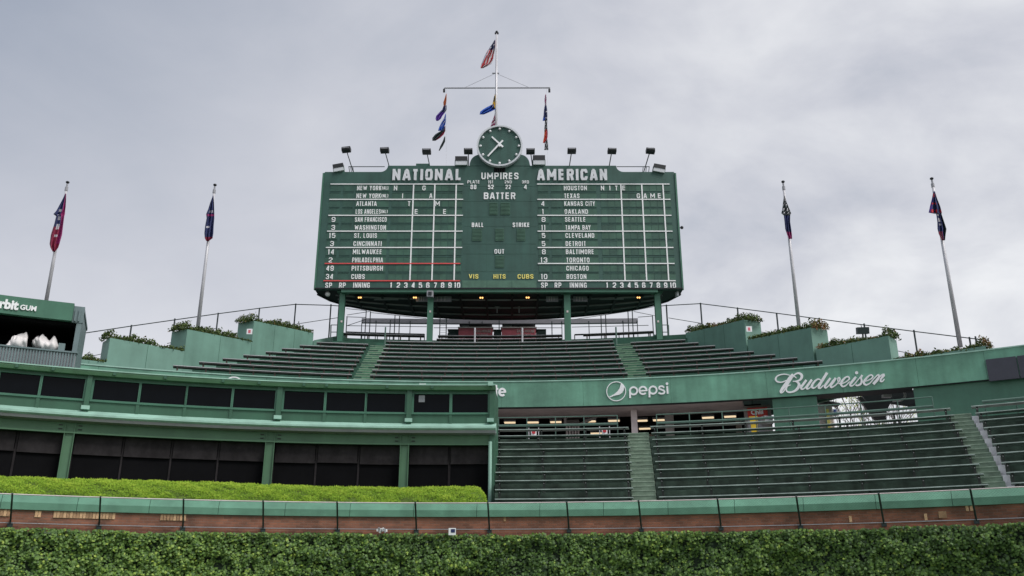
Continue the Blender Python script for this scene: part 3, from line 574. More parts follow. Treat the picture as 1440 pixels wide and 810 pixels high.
# supports shared
sb = MB(); sb.box((0, -.06, -.24), (.07, .07, .40)); sb.box((0, 0, -.055), (.05, .30, .045)); sb.ball((0, -.1, -.10), .018, nu=6, nv=4, mi=1)
sup_l = sb.mesh('bench_support', ['support', 'steel'])
sb = MB(); sb.box((0, -.06, -.24), (.07, .07, .40)); sb.box((0, -.02, -.06), (.05, .26, .045))
sup_u = sb.mesh('bench_support_upper', 'support2')
ordn = ['first', 'second', 'third', 'fourth', 'fifth', 'sixth', 'seventh', 'eighth', 'ninth', 'tenth', 'eleventh', 'twelfth']
def bench(r, h, t0, t1, label, group, upper=False, step=2.7, off=0.0):
    tm = (t0 + t1) / 2; o = thing('bleacher_bench', pol(tm, r, h - .43), label, 'bench', group)
    b = MB(); w1, w2, th_ = (.21, .20, .032) if not upper else (.15, .17, .062)
    sag = 0
    b.arc([(r - w1, h - th_), (r - w1, h - .016), (r - w1 + .022, h), (r + w2, h), (r + w2, h - th_)], t0, t1, 1.2)
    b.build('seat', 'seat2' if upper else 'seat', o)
    if upper:
        b = MB(); b.path([pol(t, r - w1 - .012, h - .0) for t in np.linspace(t0, t1, max(2, int((t1 - t0) / 1.5)))], .014, 4); b.build('edge_trim', 'steel', o)
    n = max(2, int((t1 - t0) / step + .5)); 
    for i in range(n + 1):
        t = t0 + .25 + (t1 - t0 - .5) * i / n + (random.uniform(-.2, .2) if 0 < i < n else 0)
        inst('support', sup_u if upper else sup_l, o, pol(t, r, h), -R(t))
    return o
where = {'centre': 'lower block beside the green building', 'right': 'wide lower block between both stairways', 'far': 'lower block right of the white-edged stairway'}
for sname, (Lf, Rt) in sect.items():
    for k in range(10):
        t0, t1 = lerp(*Lf, k / 9), lerp(*Rt, k / 9)
        lab = 'grey-green bench, %s row up in the %s' % (ordn[k] if k else 'lowest', where[sname])
        bench(rl(k), hl(k), t0 + (0 if sname == 'centre' else .05 if sname == 'right' else -.28), t1 + .12, lab, 'benches of the lower bleachers', step=2.9)
# counter rail and thin hand rail behind the top row
def railing(r, h0, hs, t0, t1, label, posts, rr=.022, matn='rail', name='railing', cat='railing', group=None, thick=()):
    o = thing(name, pol((t0 + t1) / 2, r, h0), label, cat, group)
    for i, h in enumerate(hs):
        b = MB(); n = max(2, int((t1 - t0) / 1.2)); b.path([pol(t, r, h) for t in np.linspace(t0, t1, n + 1)], .05 if i in thick else rr, 6); b.build('rail', matn, o)
    for t in posts:
        b = MB(); b.tube(pol(t, r + .001, h0), pol(t, r + .001, max(hs) + .01), rr * .95, n=6); b.build('post', matn, o)
    return o
rt = rl(9) + .35; hf = hl(9) - .43
hr1 = Hh(760, 598.3, rt); hr2 = Hh(760, 586.8, rt)
railing(rt, hf, (hr1, hr2), T(700, 587, rt), T(868, 587, rt), 'thin green hand rail behind the top row of the middle lower benches', [T(x, 590, rt) for x in (701, 741, 781, 821, 868)], thick=(0,), group='hand rails at the top of the lower bleachers')
railing(rt, hf, (hr1 - .03, hr2 - .02), T(923, 583, rt), T(1311, 561, rt), 'long thin green hand rail behind the top row of the wide right-hand benches', [T(x, y, rt) for x, y in ((923, 583), (969, 581), (1015, 578), (1062, 576), (1109, 574), (1160, 571), (1210, 568), (1262, 565), (1311, 562))], thick=(0,), group='hand rails at the top of the lower bleachers')
railing(rt, hf, (hr1 - .03,), T(1381, 565, rt), 42, 'green rail on short posts behind the top row of the far right benches', [T(x, 570, rt) for x in (1385, 1430)] + [33, 36], group='hand rails at the top of the lower bleachers', thick=(0,))
# =================================================================== CONCOURSE
RF = 41.5
hFb = Hh(705, 572.6, RF); hFt = Hh(705, 535.9, RF)
cc = thing('concourse', pol(10, 44, hf), 'dim concourse behind the lower benches with a pale soffit and dark back wall', 'concourse')
b = MB(); b.arcbox(rt + .05, 50, hf - .3, hf - .01, -1, 43, 2); b.build('floor', 'concrete', cc)
tE = T(1190, 575, 44)
b = MB(); b.arcbox(RF + .06, 44.2, hFb - .02, hFb + .25, -2, T(1045, 567, 43), 2); b.build('soffit', 'soffit', cc)
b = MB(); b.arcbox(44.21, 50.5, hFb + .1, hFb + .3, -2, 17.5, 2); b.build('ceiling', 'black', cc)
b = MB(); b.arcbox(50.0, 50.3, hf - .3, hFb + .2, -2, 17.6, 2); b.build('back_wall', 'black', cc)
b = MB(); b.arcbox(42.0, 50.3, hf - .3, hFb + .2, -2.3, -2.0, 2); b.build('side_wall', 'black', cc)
# green wall blocks
def gwall(px0, px1, y, r, label, r1=None, ext=None, hb=None, htop=None):
    t0 = T(px0, y, r); t1 = ext if ext else T(px1, y, r)
    b = MB(); b.arcbox(r, r1 or r + .3, (hb or hf - .3), htop or hFb - .004, t0, t1, 2)
    return tag(b.build('concourse_wall', 'trim'), label, 'wall')
gwall(1087, 1150, 575, 41.7, 'green wall block under the band between the vendor stall and the open gap', r1=42.4)
gwall(1286, 0, 560, 41.7, 'long green wall under the band above the far right benches', r1=42.0, ext=43, hb=3.0)
b = MB(); t0 = T(1284.5, 560, 41.7); b.arcbox(42.02, 50, hf - .3, hFb + .2, t0 + .1, t0 + .4, 2); tag(b.build('concourse_side_wall', 'riser2'), 'dark side wall bounding the right end of the open gap', 'wall')
# columns
def column(px0, px1, r, mt, label, y=590):
    t0, t1 = T(px0, y, r), T(px1, y, r); b = MB(); b.arcbox(r, r + .45, hf - .01, hFb - .025, t0, t1, 4); b.arcbox(r - .05, r, hf, hf + .5, t0 - .06, t1 + .06, 4)
    return tag(b.build('concourse_column', mt), label, 'column', 'columns of the concourse')
column(887.5, 896, 42.6, 'palecon', 'pale pink-beige concrete column standing at the head of the middle steps')
column(795, 814, 44.6, 'concrete', 'wide ribbed grey column behind the middle hand rail')
column(935, 947, 43.6, 'concrete', 'grey concrete column just right of the head of the middle steps')
column(1034, 1042, 46, 'concrete', 'narrow dim grey column left of the red vendor stall')
b = MB()
for i in range(5):
    t = T(797 + 4 * i, 590, 44.5); b.tube(pol(t, 44.5, hf), pol(t, 44.5, hFb - .3), .04, n=6)
tag(b.build('conduit_bundle', 'palecon'), 'vertical grey conduits clamped to the wide concourse column', 'pipes')
b = MB(); t = T(806, 580, 43.5); b.path([pol(t - .5, 43.5, hFb - .1), pol(t - .5, 43.5, hFb - .45), pol(t + .3, 43.5, hFb - .5), pol(t + 1.6, 43.5, hFb - .05)], .07, 8)
tag(b.build('drain_pipe', 'concrete'), 'bent grey drain pipe hanging from the soffit above the wide column', 'pipe')
# ceiling lights
lm = [(717, 585, 45.2), (749.5, 584.8, 45.2), (781.5, 584.5, 45.2), (829.5, 584, 45.2), (863, 583.7, 45.2), (838, 593.5, 48.6), (902, 583, 45.4), (906, 589, 47.6), (926, 583, 45.4), (995, 578.5, 45.3), (1026, 577.5, 45.3)]
names = ['leftmost warm ceiling light in the dim concourse, next to the green building', 'second warm ceiling light from the green building', 'third, pinkish ceiling light from the green building', 'warm ceiling light just right of the wide ribbed column', 'yellow ceiling light above the right end of the middle hand rail', 'lower, farther warm light right of the wide ribbed column', 'warm ceiling light directly right of the pale beige column', 'farther yellow light low beside the pale beige column', 'slanted yellow ceiling light left of the grey column by the steps', 'pale yellow ceiling light over the start of the wide benches', 'small rightmost ceiling light left of the vendor stall']
for (px, py, r), nm in zip(lm, names):
    t = T(px, py, r); o = thing('ceiling_light', pol(t, r, hFb + .05), nm, 'light', 'ceiling lights of the concourse')
    b = MB(); b.arcbox(r - .2, r + .2, hFb - .0, hFb + .098, t - .37, t + .37, 4); b.build('housing', 'grey', o)
    b = MB(); b.arcbox(r - .17, r + .17, hFb - .03, hFb - .001, t - .34, t + .34, 4); b.build('diffuser', 'lamp', o)
# vendor stall with red sign
t0, t1 = T(1046, 578, 42.9), T(1084, 576, 42.9)
st = thing('vendor_stall', pol((t0 + t1) / 2, 44, hf), 'red signed vendor stall with a yellow bin under the green band', 'stall')
b = MB(); b.arcbox(42.9, 43.1, hf, hFb - .03, t0, t1, 2); b.build('back_board', 'concrete', st)
ta, tb_ = T(1051, 578, 42.8), T(1079, 576, 42.8); b = MB(); b.arcbox(42.8, 42.89, Hh(1065, 587.5, 42.8), Hh(1065, 573, 42.8), ta, tb_, 2); sg = b.build('sign', 'stallred', st)
v2, f2 = text_geo('Chill', .03); b = MB(); tc0, tc1 = T(1056, 580, 42.8), T(1073, 578, 42.8); ha, hb_ = Hh(1064, 583, 42.8), Hh(1064, 576.5, 42.8)
solid(v2, f2, lambda u, v, d: pol(lerp(tc0, tc1, u), 42.77 + .025 * d, lerp(ha, hb_, v)), b); b.build('lettering', 'white', sg)
b = MB(); b.arcbox(42.3, 42.78, hf, Hh(1060, 591, 42.3), ta, tb_ + .2, 2); b.build('counter', 'grey', st)
b = MB(); t = T(1060, 592, 41.5); b.box(pol(t, 41.5, Hh(1060, 592, 41.5)), (.3, .3, .28), -R(t)); b.box(pol(t, 41.5, Hh(1060, 592, 41.5) + .15), (.34, .34, .03), -R(t)); b.box(pol(t, 41.5, (Hh(1060, 592, 41.5) + hf) / 2 - .07), (.26, .26, Hh(1060, 592, 41.5) - hf - .14), -R(t)); tag(b.build('yellow_bin', 'yellowbin'), 'small yellow bin in front of the red signed stall', 'bin')
b = MB(); t = T(1078, 590, 42); b.box(pol(t, 42.0, Hh(1078, 592, 42)), (.4, .35, .3), .3); b.box(pol(t, 42.0, Hh(1078, 592, 42) + .17), (.42, .37, .04), .3); b.box(pol(t, 42.0, hf + .3), (.38, .33, .6), .3); tag(b.build('cooler_box', 'grey'), 'grey cooler box at the right end of the vendor stall', 'box')
for i, (px, c_, nm) in enumerate(((728, 'orange', 'round orange-brown barrel glimpsed behind the middle hand rail'), )):
    t = T(px, 603, 46); b = MB(); b.tube(pol(t, 46, hf), pol(t, 46, hf + .95), .28, .26, 12); tag(b.build('barrel', 'tan'), nm, 'barrel')
for px, nm in ((750.5, 'left white badge sign with red and navy disc on a stand behind the hand rail'), (850, 'right white badge sign with red and navy disc on a stand behind the hand rail')):
    t = T(px, 600, 40.5); o = thing('badge_sign', pol(t, 40.5, hf), nm, 'sign', 'badge signs behind the hand rail')
    b = MB(); b.box(pol(t, 40.5, hf + .95), (.24, .04, .28), -R(t)); b.build('board', 'white', o)
    b = MB(); c_ = pol(t, 40.47, hf + .95); b.tube(c_, c_ + (pol(t, 40.42, hf + .95) - c_), .08, n=12); b.build('disc', 'fred', o)
    for s_ in (-1, 1):
        b = MB(); b.tube(pol(t + s_ * .3, 40.5, hf), pol(t + s_ * .3, 40.5, hf + 1.15), .02, n=6); b.build('leg', 'steel', o)
b = MB(); t = T(911, 592, 48); b.box(pol(t, 48, hf + 1.0), (1.1, .5, 2.0)); tag(b.build('cabinet', 'concrete'), 'dim brown cabinet seen through the doorway at the head of the middle steps', 'cabinet')
# shed + banner in the gap
sh = thing('kiosk', pol(T(1160, 580, 46), 46, hf), 'pale pink kiosk with a slanted roof just right of the green wall block', 'kiosk')
t0, t1 = T(1150, 580, 46), T(1168, 580, 46); b = MB(); b.arcbox(46, 48, hf - .1, Hh(1160, 568, 46), t0, t1 + .1, 3); b.build('wall', 'palecon', sh)
b = MB(); tq = T(1163.5, 582, 46); b.arcbox(45.9, 46.0, hf, Hh(1160, 576, 46), tq - .1, tq + .1, 3); b.build('panel', 'yellow', sh)
b = MB(); pts = [pol(t0 - .3, 45.7, Hh(1148, 562, 46)), pol(t1 + .62, 45.7, Hh(1176, 570.5, 46)), pol(t1 + .62, 45.7, Hh(1176, 569, 46)), pol(t0 - .3, 45.7, Hh(1148, 560, 46))]; b.prism(pts, (.1, .8, 0)); b.build('roof', 'dark', sh)
b = MB(); ta, tb_ = T(1170, 578, 45), T(1179, 578, 45); b.arcbox(45, 45.05, Hh(1175, 585, 45), Hh(1175, 575, 45), ta, tb_, 3)
for k in range(3): b.arcbox(44.97, 45, Hh(1175, 583.5 - 3 * k, 45), Hh(1175, 582.2 - 3 * k, 45), ta + .1, tb_ - .1, 3, mi=1)
tag(b.build('banner', ['white', 'blue']), 'small white banner with blue stripes beside the kiosk', 'banner')
# dark struts of the gap
def strut(pts, wd, label, r=45.0, cat='brace'):
    b = MB(); q = [pol(T(x, y, r), r, Hh(x, y, r)) for x, y in pts]; b.prism(q, (0.1, .35, 0)); return tag(b.build('steel_brace', 'dark'), label, cat)
strut([(1206, 558), (1212, 558), (1238, 588), (1229, 588)], 0, 'long dark slanting steel brace in the open gap under the band')
strut([(1212, 555), (1288, 548), (1288, 571), (1253, 566), (1247, 578), (1246, 590), (1231, 590), (1222, 572)], 0, 'broad dark steel gusset hanging in the right of the open gap', 45.4)
b = MB(); b.path([pol(T(x, y, 43), 43, Hh(x, y, 43)) for x, y in ((1271, 550), (1273, 555), (1272, 560), (1267, 563), (1255, 564))], .05, 6); tag(b.build('conduit', 'steel'), 'curved pale conduit under the band at the right of the gap', 'pipe')
b = MB(); b.box(pol(T(1247, 557, 43), 43, Hh(1247, 557, 43)), (.35, .2, .12)); tag(b.build('gap_lamp', 'steel'), 'small pale lamp on the dark gusset in the gap', 'lamp')
b = MB(); b.arcbox(RF + .3, 42.6, hFb + .0, hFb + .12, T(1150, 560, 43), T(1284, 550, 43), 2); tag(b.build('gap_soffit', 'dark'), 'dark steel soffit over the open gap below the script lettering', 'soffit')
# =================================================================== FASCIA BAND
tFL, tFR = -27, 43
fa = thing('fascia_band', pol(10, RF, hFb), 'long curved green fascia band with white lettering above the lower benches', 'fascia')
tp = [T(x, 540, RF) for x in (700, 820, 945, 1060, 1180)]
edges = sorted([tFL, -22, -17.2, -12.5, -7.5, -3] + [T(x, y, RF) for x, y in ((705, 550), (820, 552), (943, 548), (1078, 540), (1184, 535), (1290, 525), (1386, 515))] + [37.5, tFR])
for a, c in zip(edges[:-1], edges[1:]):
    b = MB(); b.arcbox(RF, RF + .05, hFb, hFt - .05, a + .006, c - .006, 1); b.build('panel', 'fascia', fa)
b = MB(); b.arcbox(RF - .03, RF + .16, hFt - .05, hFt, tFL, tFR, 1.2); b.build('top_cap', 'ledge', fa)
b = MB(); b.arcbox(RF + .051, RF + .28, hFb - .025, hFt - .06, tFL, tFR, 1.2); b.build('backing', 'dark', fa)
# display panels at the right end
for a, c in ((T(1388, 518, RF), T(1431, 515, RF)), (T(1432.5, 515, RF), 35.2), (35.3, 39)):
    b = MB(); b.arcbox(RF - .12, RF - .002, Hh(1400, 536, RF), Hh(1400, 505, RF), a, c, 1.5); b.build('display_panel', 'darkpanel', fa)
# lettering drawn as pen strokes on the band
def crom(pts, n=7):
    q = [pts[0]] + list(pts) + [pts[-1]]; o_ = []
    for i in range(1, len(q) - 2):
        p0, p1, p2, p3 = [np.array(x, float) for x in q[i - 1:i + 3]]
        for k in range(n):
            t = k / n; o_.append(.5 * ((2 * p1) + (-p0 + p2) * t + (2 * p0 - 5 * p1 + 4 * p2 - p3) * t * t + (-p0 + 3 * p1 - 3 * p2 + p3) * t ** 3))
    o_.append(np.array(q[-2], float)); return o_
def stroke(mb, pts, fn, level, smooth=True, closed=False, slant=0.0, aspect=1.0):   # pts (x, y, width)
    q = crom(pts) if smooth else [np.array(p, float) for p in pts]
    L_, R_ = [], []
    for i, p in enumerate(q):
        a = q[max(0, i - 1)]; c = q[min(len(q) - 1, i + 1)]
        if closed: a = q[(i - 1) % (len(q))]; c = q[(i + 1) % len(q)]
        d = c[:2] - a[:2]; d /= max(1e-6, np.linalg.norm(d)); nn = np.array([-d[1], d[0]]) * p[2] / 2
        L_.append(p[:2] + nn); R_.append(p[:2] - nn)
    n = len(q); vs = L_ + R_; rng_ = range(n if closed else n - 1)
    fs = [(i, (i + 1) % n, n + (i + 1) % n, n + i) for i in rng_]
    solid(vs, fs, lambda u, v, d: fn(u, v, (1 - d) * (.035 + .002 * level)), mb)
def ringpts(cx, cy, r, w, n=28): return [(cx + r * math.cos(2 * PI * i / n), cy + r * math.sin(2 * PI * i / n), w) for i in range(n)]
def onfas(ox, oy, sc):
    def fn(x, y, d): t, h = P(ox + x / sc, oy + y / sc, RF); return pol(t, RF - d, h)
    return fn
fA = onfas(1080, 515, 16.0); fB = onfas(1160, 510, 16.0); fC = onfas(845, 530, 14.4)
def W(pts, w): return [(x, y, w) for x, y in pts]
scr = []
scr.append((fA, [(490, 206, 16), (400, 185, 22), (300, 190, 26), (210, 225, 30), (172, 290, 38), (205, 345, 34), (280, 365, 28), (350, 350, 24), (420, 315, 18)]))
scr.append((fA, [(560, 180, 40), (500, 255, 66), (420, 375, 70), (330, 500, 66), (285, 570, 54)]))
scr.append((fA, [(280, 560, 46), (295, 598, 34), (350, 570, 26), (430, 440, 26), (500, 330, 28), (560, 240, 28), (620, 180, 32), (690, 160, 42), (750, 190, 54), (762, 245, 56), (725, 305, 46), (650, 338, 30), (560, 345, 20)]))
scr.append((fA, [(600, 340, 22), (670, 365, 46), (700, 430, 62), (660, 510, 60), (580, 570, 44), (480, 590, 34), (420, 560, 34), (415, 500, 30), (450, 445, 24), (510, 425, 18)]))
scr.append((fA, W([(560, 230), (600, 235), (640, 272)], 20)))
scr.append((fA, [(690, 445, 18), (760, 430, 22), (860, 320, 34)]))
scr.append((fA, [(865, 315, 50), (800, 400, 52), (745, 480, 50), (765, 520, 34), (820, 500, 24), (900, 400, 22), (985, 305, 30)]))
scr.append((fA, [(985, 310, 50), (920, 400, 52), (870, 480, 48), (885, 515, 34), (940, 490, 22), (1010, 410, 18)]))
scr.append((fA, [(1190, 320, 24), (1130, 295, 30), (1050, 350, 42), (990, 440, 50), (1010, 495, 38), (1080, 470, 24), (1160, 380, 24), (1210, 310, 24)]))
scr.append((fA, [(1330, 150, 58), (1250, 280, 58), (1170, 410, 54), (1140, 480, 46), (1180, 498, 30), (1250, 430, 20)]))
scr.append((fB, [(125, 350, 40), (60, 440, 52), (0, 530, 48), (20, 572, 34), (90, 520, 24), (170, 420, 22), (240, 350, 30)]))
scr.append((fB, [(245, 350, 50), (180, 450, 52), (130, 520, 48), (150, 560, 36), (230, 520, 26), (310, 440, 24), (340, 380, 34), (320, 340, 30), (295, 370, 30), (300, 440, 20), (340, 480, 16)]))
scr.append((fB, [(310, 480, 20), (400, 470, 20), (500, 420, 24), (550, 365, 32), (530, 325, 30), (470, 335, 34), (395, 410, 48), (365, 480, 52), (400, 540, 38), (470, 520, 26), (560, 430, 20)]))
scr.append((fB, [(700, 325, 46), (640, 400, 52), (570, 490, 48), (590, 530, 34), (650, 505, 22), (740, 400, 20), (840, 285, 30)]))
scr.append((fB, [(840, 285, 46), (815, 350, 34), (830, 420, 46), (800, 490, 42), (730, 520, 34), (690, 500, 30)]))
scr.append((fB, [(815, 440, 18), (930, 420, 22), (1040, 370, 24), (1078, 315, 34), (1040, 283, 30), (970, 320, 36), (895, 410, 50), (880, 470, 48), (930, 505, 36), (1010, 470, 24), (1110, 360, 22), (1190, 285, 30), (1225, 290, 40)]))
scr.append((fB, [(1235, 300, 40), (1180, 390, 62), (1090, 490, 58)]))
scr.append((fB, [(1160, 430, 22), (1230, 330, 24), (1290, 285, 40), (1345, 275, 44)]))
scr.append((fB, [(1335, 290, 46), (1265, 370, 40), (1255, 425, 36), (1300, 425, 26), (1335, 375, 24)]))
b = MB()
for i, (fn, q) in enumerate(scr): stroke(b, q, fn, i)
q = [(715 + 36 * math.cos(a) , 230 + 36 * math.sin(a)) for a in np.linspace(0, 2 * PI, 13)[:-1]]
solid(q, [tuple(range(12))], lambda u, v, d: fB(u, v, (1 - d) * .04), b); b.build('script_lettering', 'white', fa)
b = MB(); stroke(b, ringpts(310, 295, 192, 16, 40), fC, 0, False, True)
sw = [(408, 138), (448, 165), (472, 205), (467, 262), (432, 325), (372, 362), (272, 385), (180, 420), (168, 408), (270, 352), (332, 300), (378, 235)]
solid(sw, [(0, 1, 2, 11), (11, 2, 3), (11, 3, 10), (3, 4, 10), (4, 5, 10), (10, 5, 9), (5, 6, 9), (9, 6, 7, 8)], lambda u, v, d: fC(u, v, (1 - d) * .04), b); b.build('roundel', 'white', fa)
b = MB(); fC2 = fC
stroke(b, ringpts(662, 285, 74, 34, 26), fC, 1, False, True); stroke(b, W([(588, 268), (594, 432)], 36), fC, 2, False)
stroke(b, ringpts(1056, 270, 74, 34, 26), fC, 1, False, True); stroke(b, W([(982, 252), (986, 418)], 36), fC, 2, False)
ar = [(853 + 74 * math.cos(a), 277 - 74 * math.sin(a), 34) for a in np.linspace(R(-5), R(318), 26)]; stroke(b, ar, fC, 3, False); stroke(b, W([(785, 288), (940, 278)], 26), fC, 4, False)
stroke(b, W([(1282, 222), (1245, 193), (1190, 202), (1182, 240), (1230, 262), (1284, 290), (1278, 332), (1222, 344), (1168, 326)], 32), fC, 5)
stroke(b, W([(1343, 192), (1353, 345)], 36), fC, 2, False)
q = [(1339 + 27 * math.cos(a), 142 + 27 * math.sin(a)) for a in np.linspace(0, 2 * PI, 13)[:-1]]; solid(q, [tuple(range(12))], lambda u, v, d: fC(u, v, (1 - d) * .04), b)
b.build('rounded_lettering', 'white', fa)
b = MB(); f0 = onfas(0, 0, 1.0); stroke(b, [(706.3 + 4.1 * math.cos(a), 551.6 - 4.6 * math.sin(a), 2.9) for a in np.linspace(R(-4), R(315), 26)], f0, 0, False); stroke(b, W([(702.5, 551.8), (711.2, 551.4)], 2.2), f0, 1, False); stroke(b, W([(697.6, 541.5), (697.8, 558)], 3.2), f0, 2, False); stroke(b, W([(695.5, 547.3), (700.8, 547)], 2.6), f0, 3, False); b.build('lettering', 'white', fa)
f0 = onfas(0, 0, 1.0); b = MB(); stroke(b, ringpts(329, 545, 14.5, 1.6, 30), f0, 0, False, True); b.build('roundel', 'white', fa)
b = MB(); stroke(b, W([(589.5, 541.5), (599, 541.5)], 3.4), f0, 0, False); stroke(b, W([(591, 541), (591, 560)], 3.4), f0, 1, False); b.build('lettering', 'white', fa)
# =================================================================== UPPER STAND
def ru(k): return 42.35 + 1.0 * k
ys = [530.3, 522.8, 516.5, 509.6, 504, 498.3, 493.2, 487.8, 482.5, 477, 473]
HU = [Hh(700, y, ru(k)) for k, y in enumerate(ys)]
cf = np.polyfit(range(11), HU, 1); 
def hu(k): return cf[1] + cf[0] * k
RU = cf[0]
ust = thing('upper_bleacher_terrace', pol(0, 42.4, hFb), 'dark green stepped terrace under the upper benches below the scoreboard', 'stand')
LL = [(243.7, 514), (280.3, 509.3), (313.3, 504.3), (342.5, 500), (373.8, 495.8), (396.5, 491.5), (421.6, 487.2), (445.3, 482.6)]
LRt = [(495, 527), (497.5, 519.5), (501.5, 513), (505.5, 506.6), (508.5, 501.7), (511.5, 496.7), (514.5, 491), (518, 485.5)]
CL = [(520.5, 529.3), (523.5, 521.5), (527, 515), (530, 508.6), (533, 503), (536.5, 497.7), (539, 491.8), (542, 486.2), (543, 481)]
CR = [(882.8, 528.3), (879, 522), (876.5, 515.5), (873.5, 509), (870.5, 502.6), (868, 496.7), (865.5, 491.4), (864, 486.2), (862, 480.3)]
RL = [(908.5, 526.4), (906.5, 520.4), (903.5, 514), (899.5, 508), (897.5, 502.6), (893.7, 496.7), (890, 491.8), (887, 485.8)]
RR = [(1157, 512.6), (1121.8, 507.7), (1090.6, 502.8), (1060.5, 498.2), (1031.9, 494.9), (1006, 489.5), (982.5, 485.6), (964, 482)]
tl = {n_: [T(x, y, ru(k)) for k, (x, y) in enumerate(L_)] for n_, L_ in (('LL', LL), ('LR', LRt), ('CL', CL), ('CR', CR), ('RL', RL), ('RR', RR))}
for k in range(11):
    t0 = tl['LL'][k] - .3 if k < 8 else -9.3; t1 = tl['RR'][k] + .3 if k < 8 else 13.2
    b = MB(); fl = hu(k) - .43
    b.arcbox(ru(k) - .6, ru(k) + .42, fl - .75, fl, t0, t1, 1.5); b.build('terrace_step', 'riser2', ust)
b = MB(); b.arcbox(ru(10) + .42, 62.5, hu(10) - .83, hu(10) - .42, -15, 18.5, 2); b.build('platform', 'riser2', ust)
ga, gb_ = 'benches of the upper bleachers', 'back row benches beneath the scoreboard'
wu = {'L': 'upper block at the left planters', 'C': 'wide upper block below the scoreboard', 'Rr': 'upper block at the right planters'}
for nm, A, B_ in (('L', 'LL', 'LR'), ('C', 'CL', 'CR'), ('Rr', 'RL', 'RR')):
    for k in range(len(tl[A])):
        bench(ru(k), hu(k), tl[A][k], tl[B_][k], 'dark metal-edged bench, %s row up in the %s' % (ordn[k] if k else 'lowest', wu[nm]), ga, True, 1.45)
for k, segs in ((9, ((614, 478, 790, 'middle'),)), (10, ((482, 474, 597, 'left'), (616, 473, 791, 'middle'), (820, 473, 920, 'right')))):
    for x0, y, x1, nm in segs:
        bench(ru(k), hu(k), T(x0, y, ru(k)), T(x1, y, ru(k)), 'dark back bench %s of the scoreboard columns, %s' % ({'left': 'between the left pair', 'middle': 'between the inner pair', 'right': 'between the right pair'}[nm], 'second from the top' if k == 9 else 'topmost row below the scoreboard'), gb_, True, 1.45)
for x0, y, x1, nm in ((487, 469, 597, 'left'), (808, 469, 912, 'right')):
    r = 54.5; h = Hh((x0 + x1) / 2, y, r)
    o = railing(r, hu(10) - .43, (h,), T(x0, y, r), T(x1, y, r), 'dark counter rail on short posts behind the %s back bench' % nm, [T(x, y, r) for x in np.linspace(x0, x1, 6)], rr=.03, thick=(0,), matn='fence', name='counter_rail', group='counter rails behind the top benches')
# aisle steps
for nm, A, B_, lab in (('left', 'LR', 'CL', 'green aisle steps climbing left of the wide upper block'), ('right', 'CR', 'RL', 'green aisle steps climbing right of the wide upper block')):
    st = thing('stairway', pol((tl[A][0] + tl[B_][0]) / 2, 42, hu(0) - .43), lab, 'steps', 'aisle steps of the upper bleachers')
    for j in range(17):
        k = min(7, j / 2); r0 = ru(0) - .6 + .5 * j; i0 = int(k); i1 = min(7, i0 + 1); f_ = k - i0
        t0 = lerp(tl[A][i0], tl[A][i1], f_) + .1; t1 = lerp(tl[B_][i0], tl[B_][i1], f_) + .22; tp_ = hu(0) - .43 + RU / 2 * j + .015
        b = MB(); b.arcbox(r0, r0 + .51, tp_ - .4, tp_, t0, t1, 3); b.arcbox(r0 - .01, r0 + .05, tp_ - .015, tp_ + .012, t0 + .005, t1 - .005, 3, mi=1); b.build('step', ['step2', 'nosing'], st)
b = MB(); 
for px, y0, y1, nm in ((541, 460, 484, 'left'), (867, 460, 484, 'right')):
    r = ru(7.6); t = T(px, y1, r); o = thing('aisle_rail', pol(t, r, hu(7) - .2), 'pale upright rail post at the head of the %s upper aisle steps' % nm, 'rail', 'posts at the head of the upper aisles')
    b = MB(); b.tube(pol(t, r, hu(7) - .3), pol(t, r, Hh(px, y0, r)), .045, n=6); b.build('post', 'rail', o)
for px, nm in ((668, 'left'), (735, 'right')):
    r = ru(9); t = T(px, 482, r); b = MB(); b.tube(pol(t, r - .4, hu(9) - .5), pol(t, r - .4, Hh(px, 461, r - .4)), .05, n=6)
    tag(b.build('post', 'steel'), 'short pale post standing in the top rows before the %s red cart' % nm, 'post', 'pale posts in the top rows')
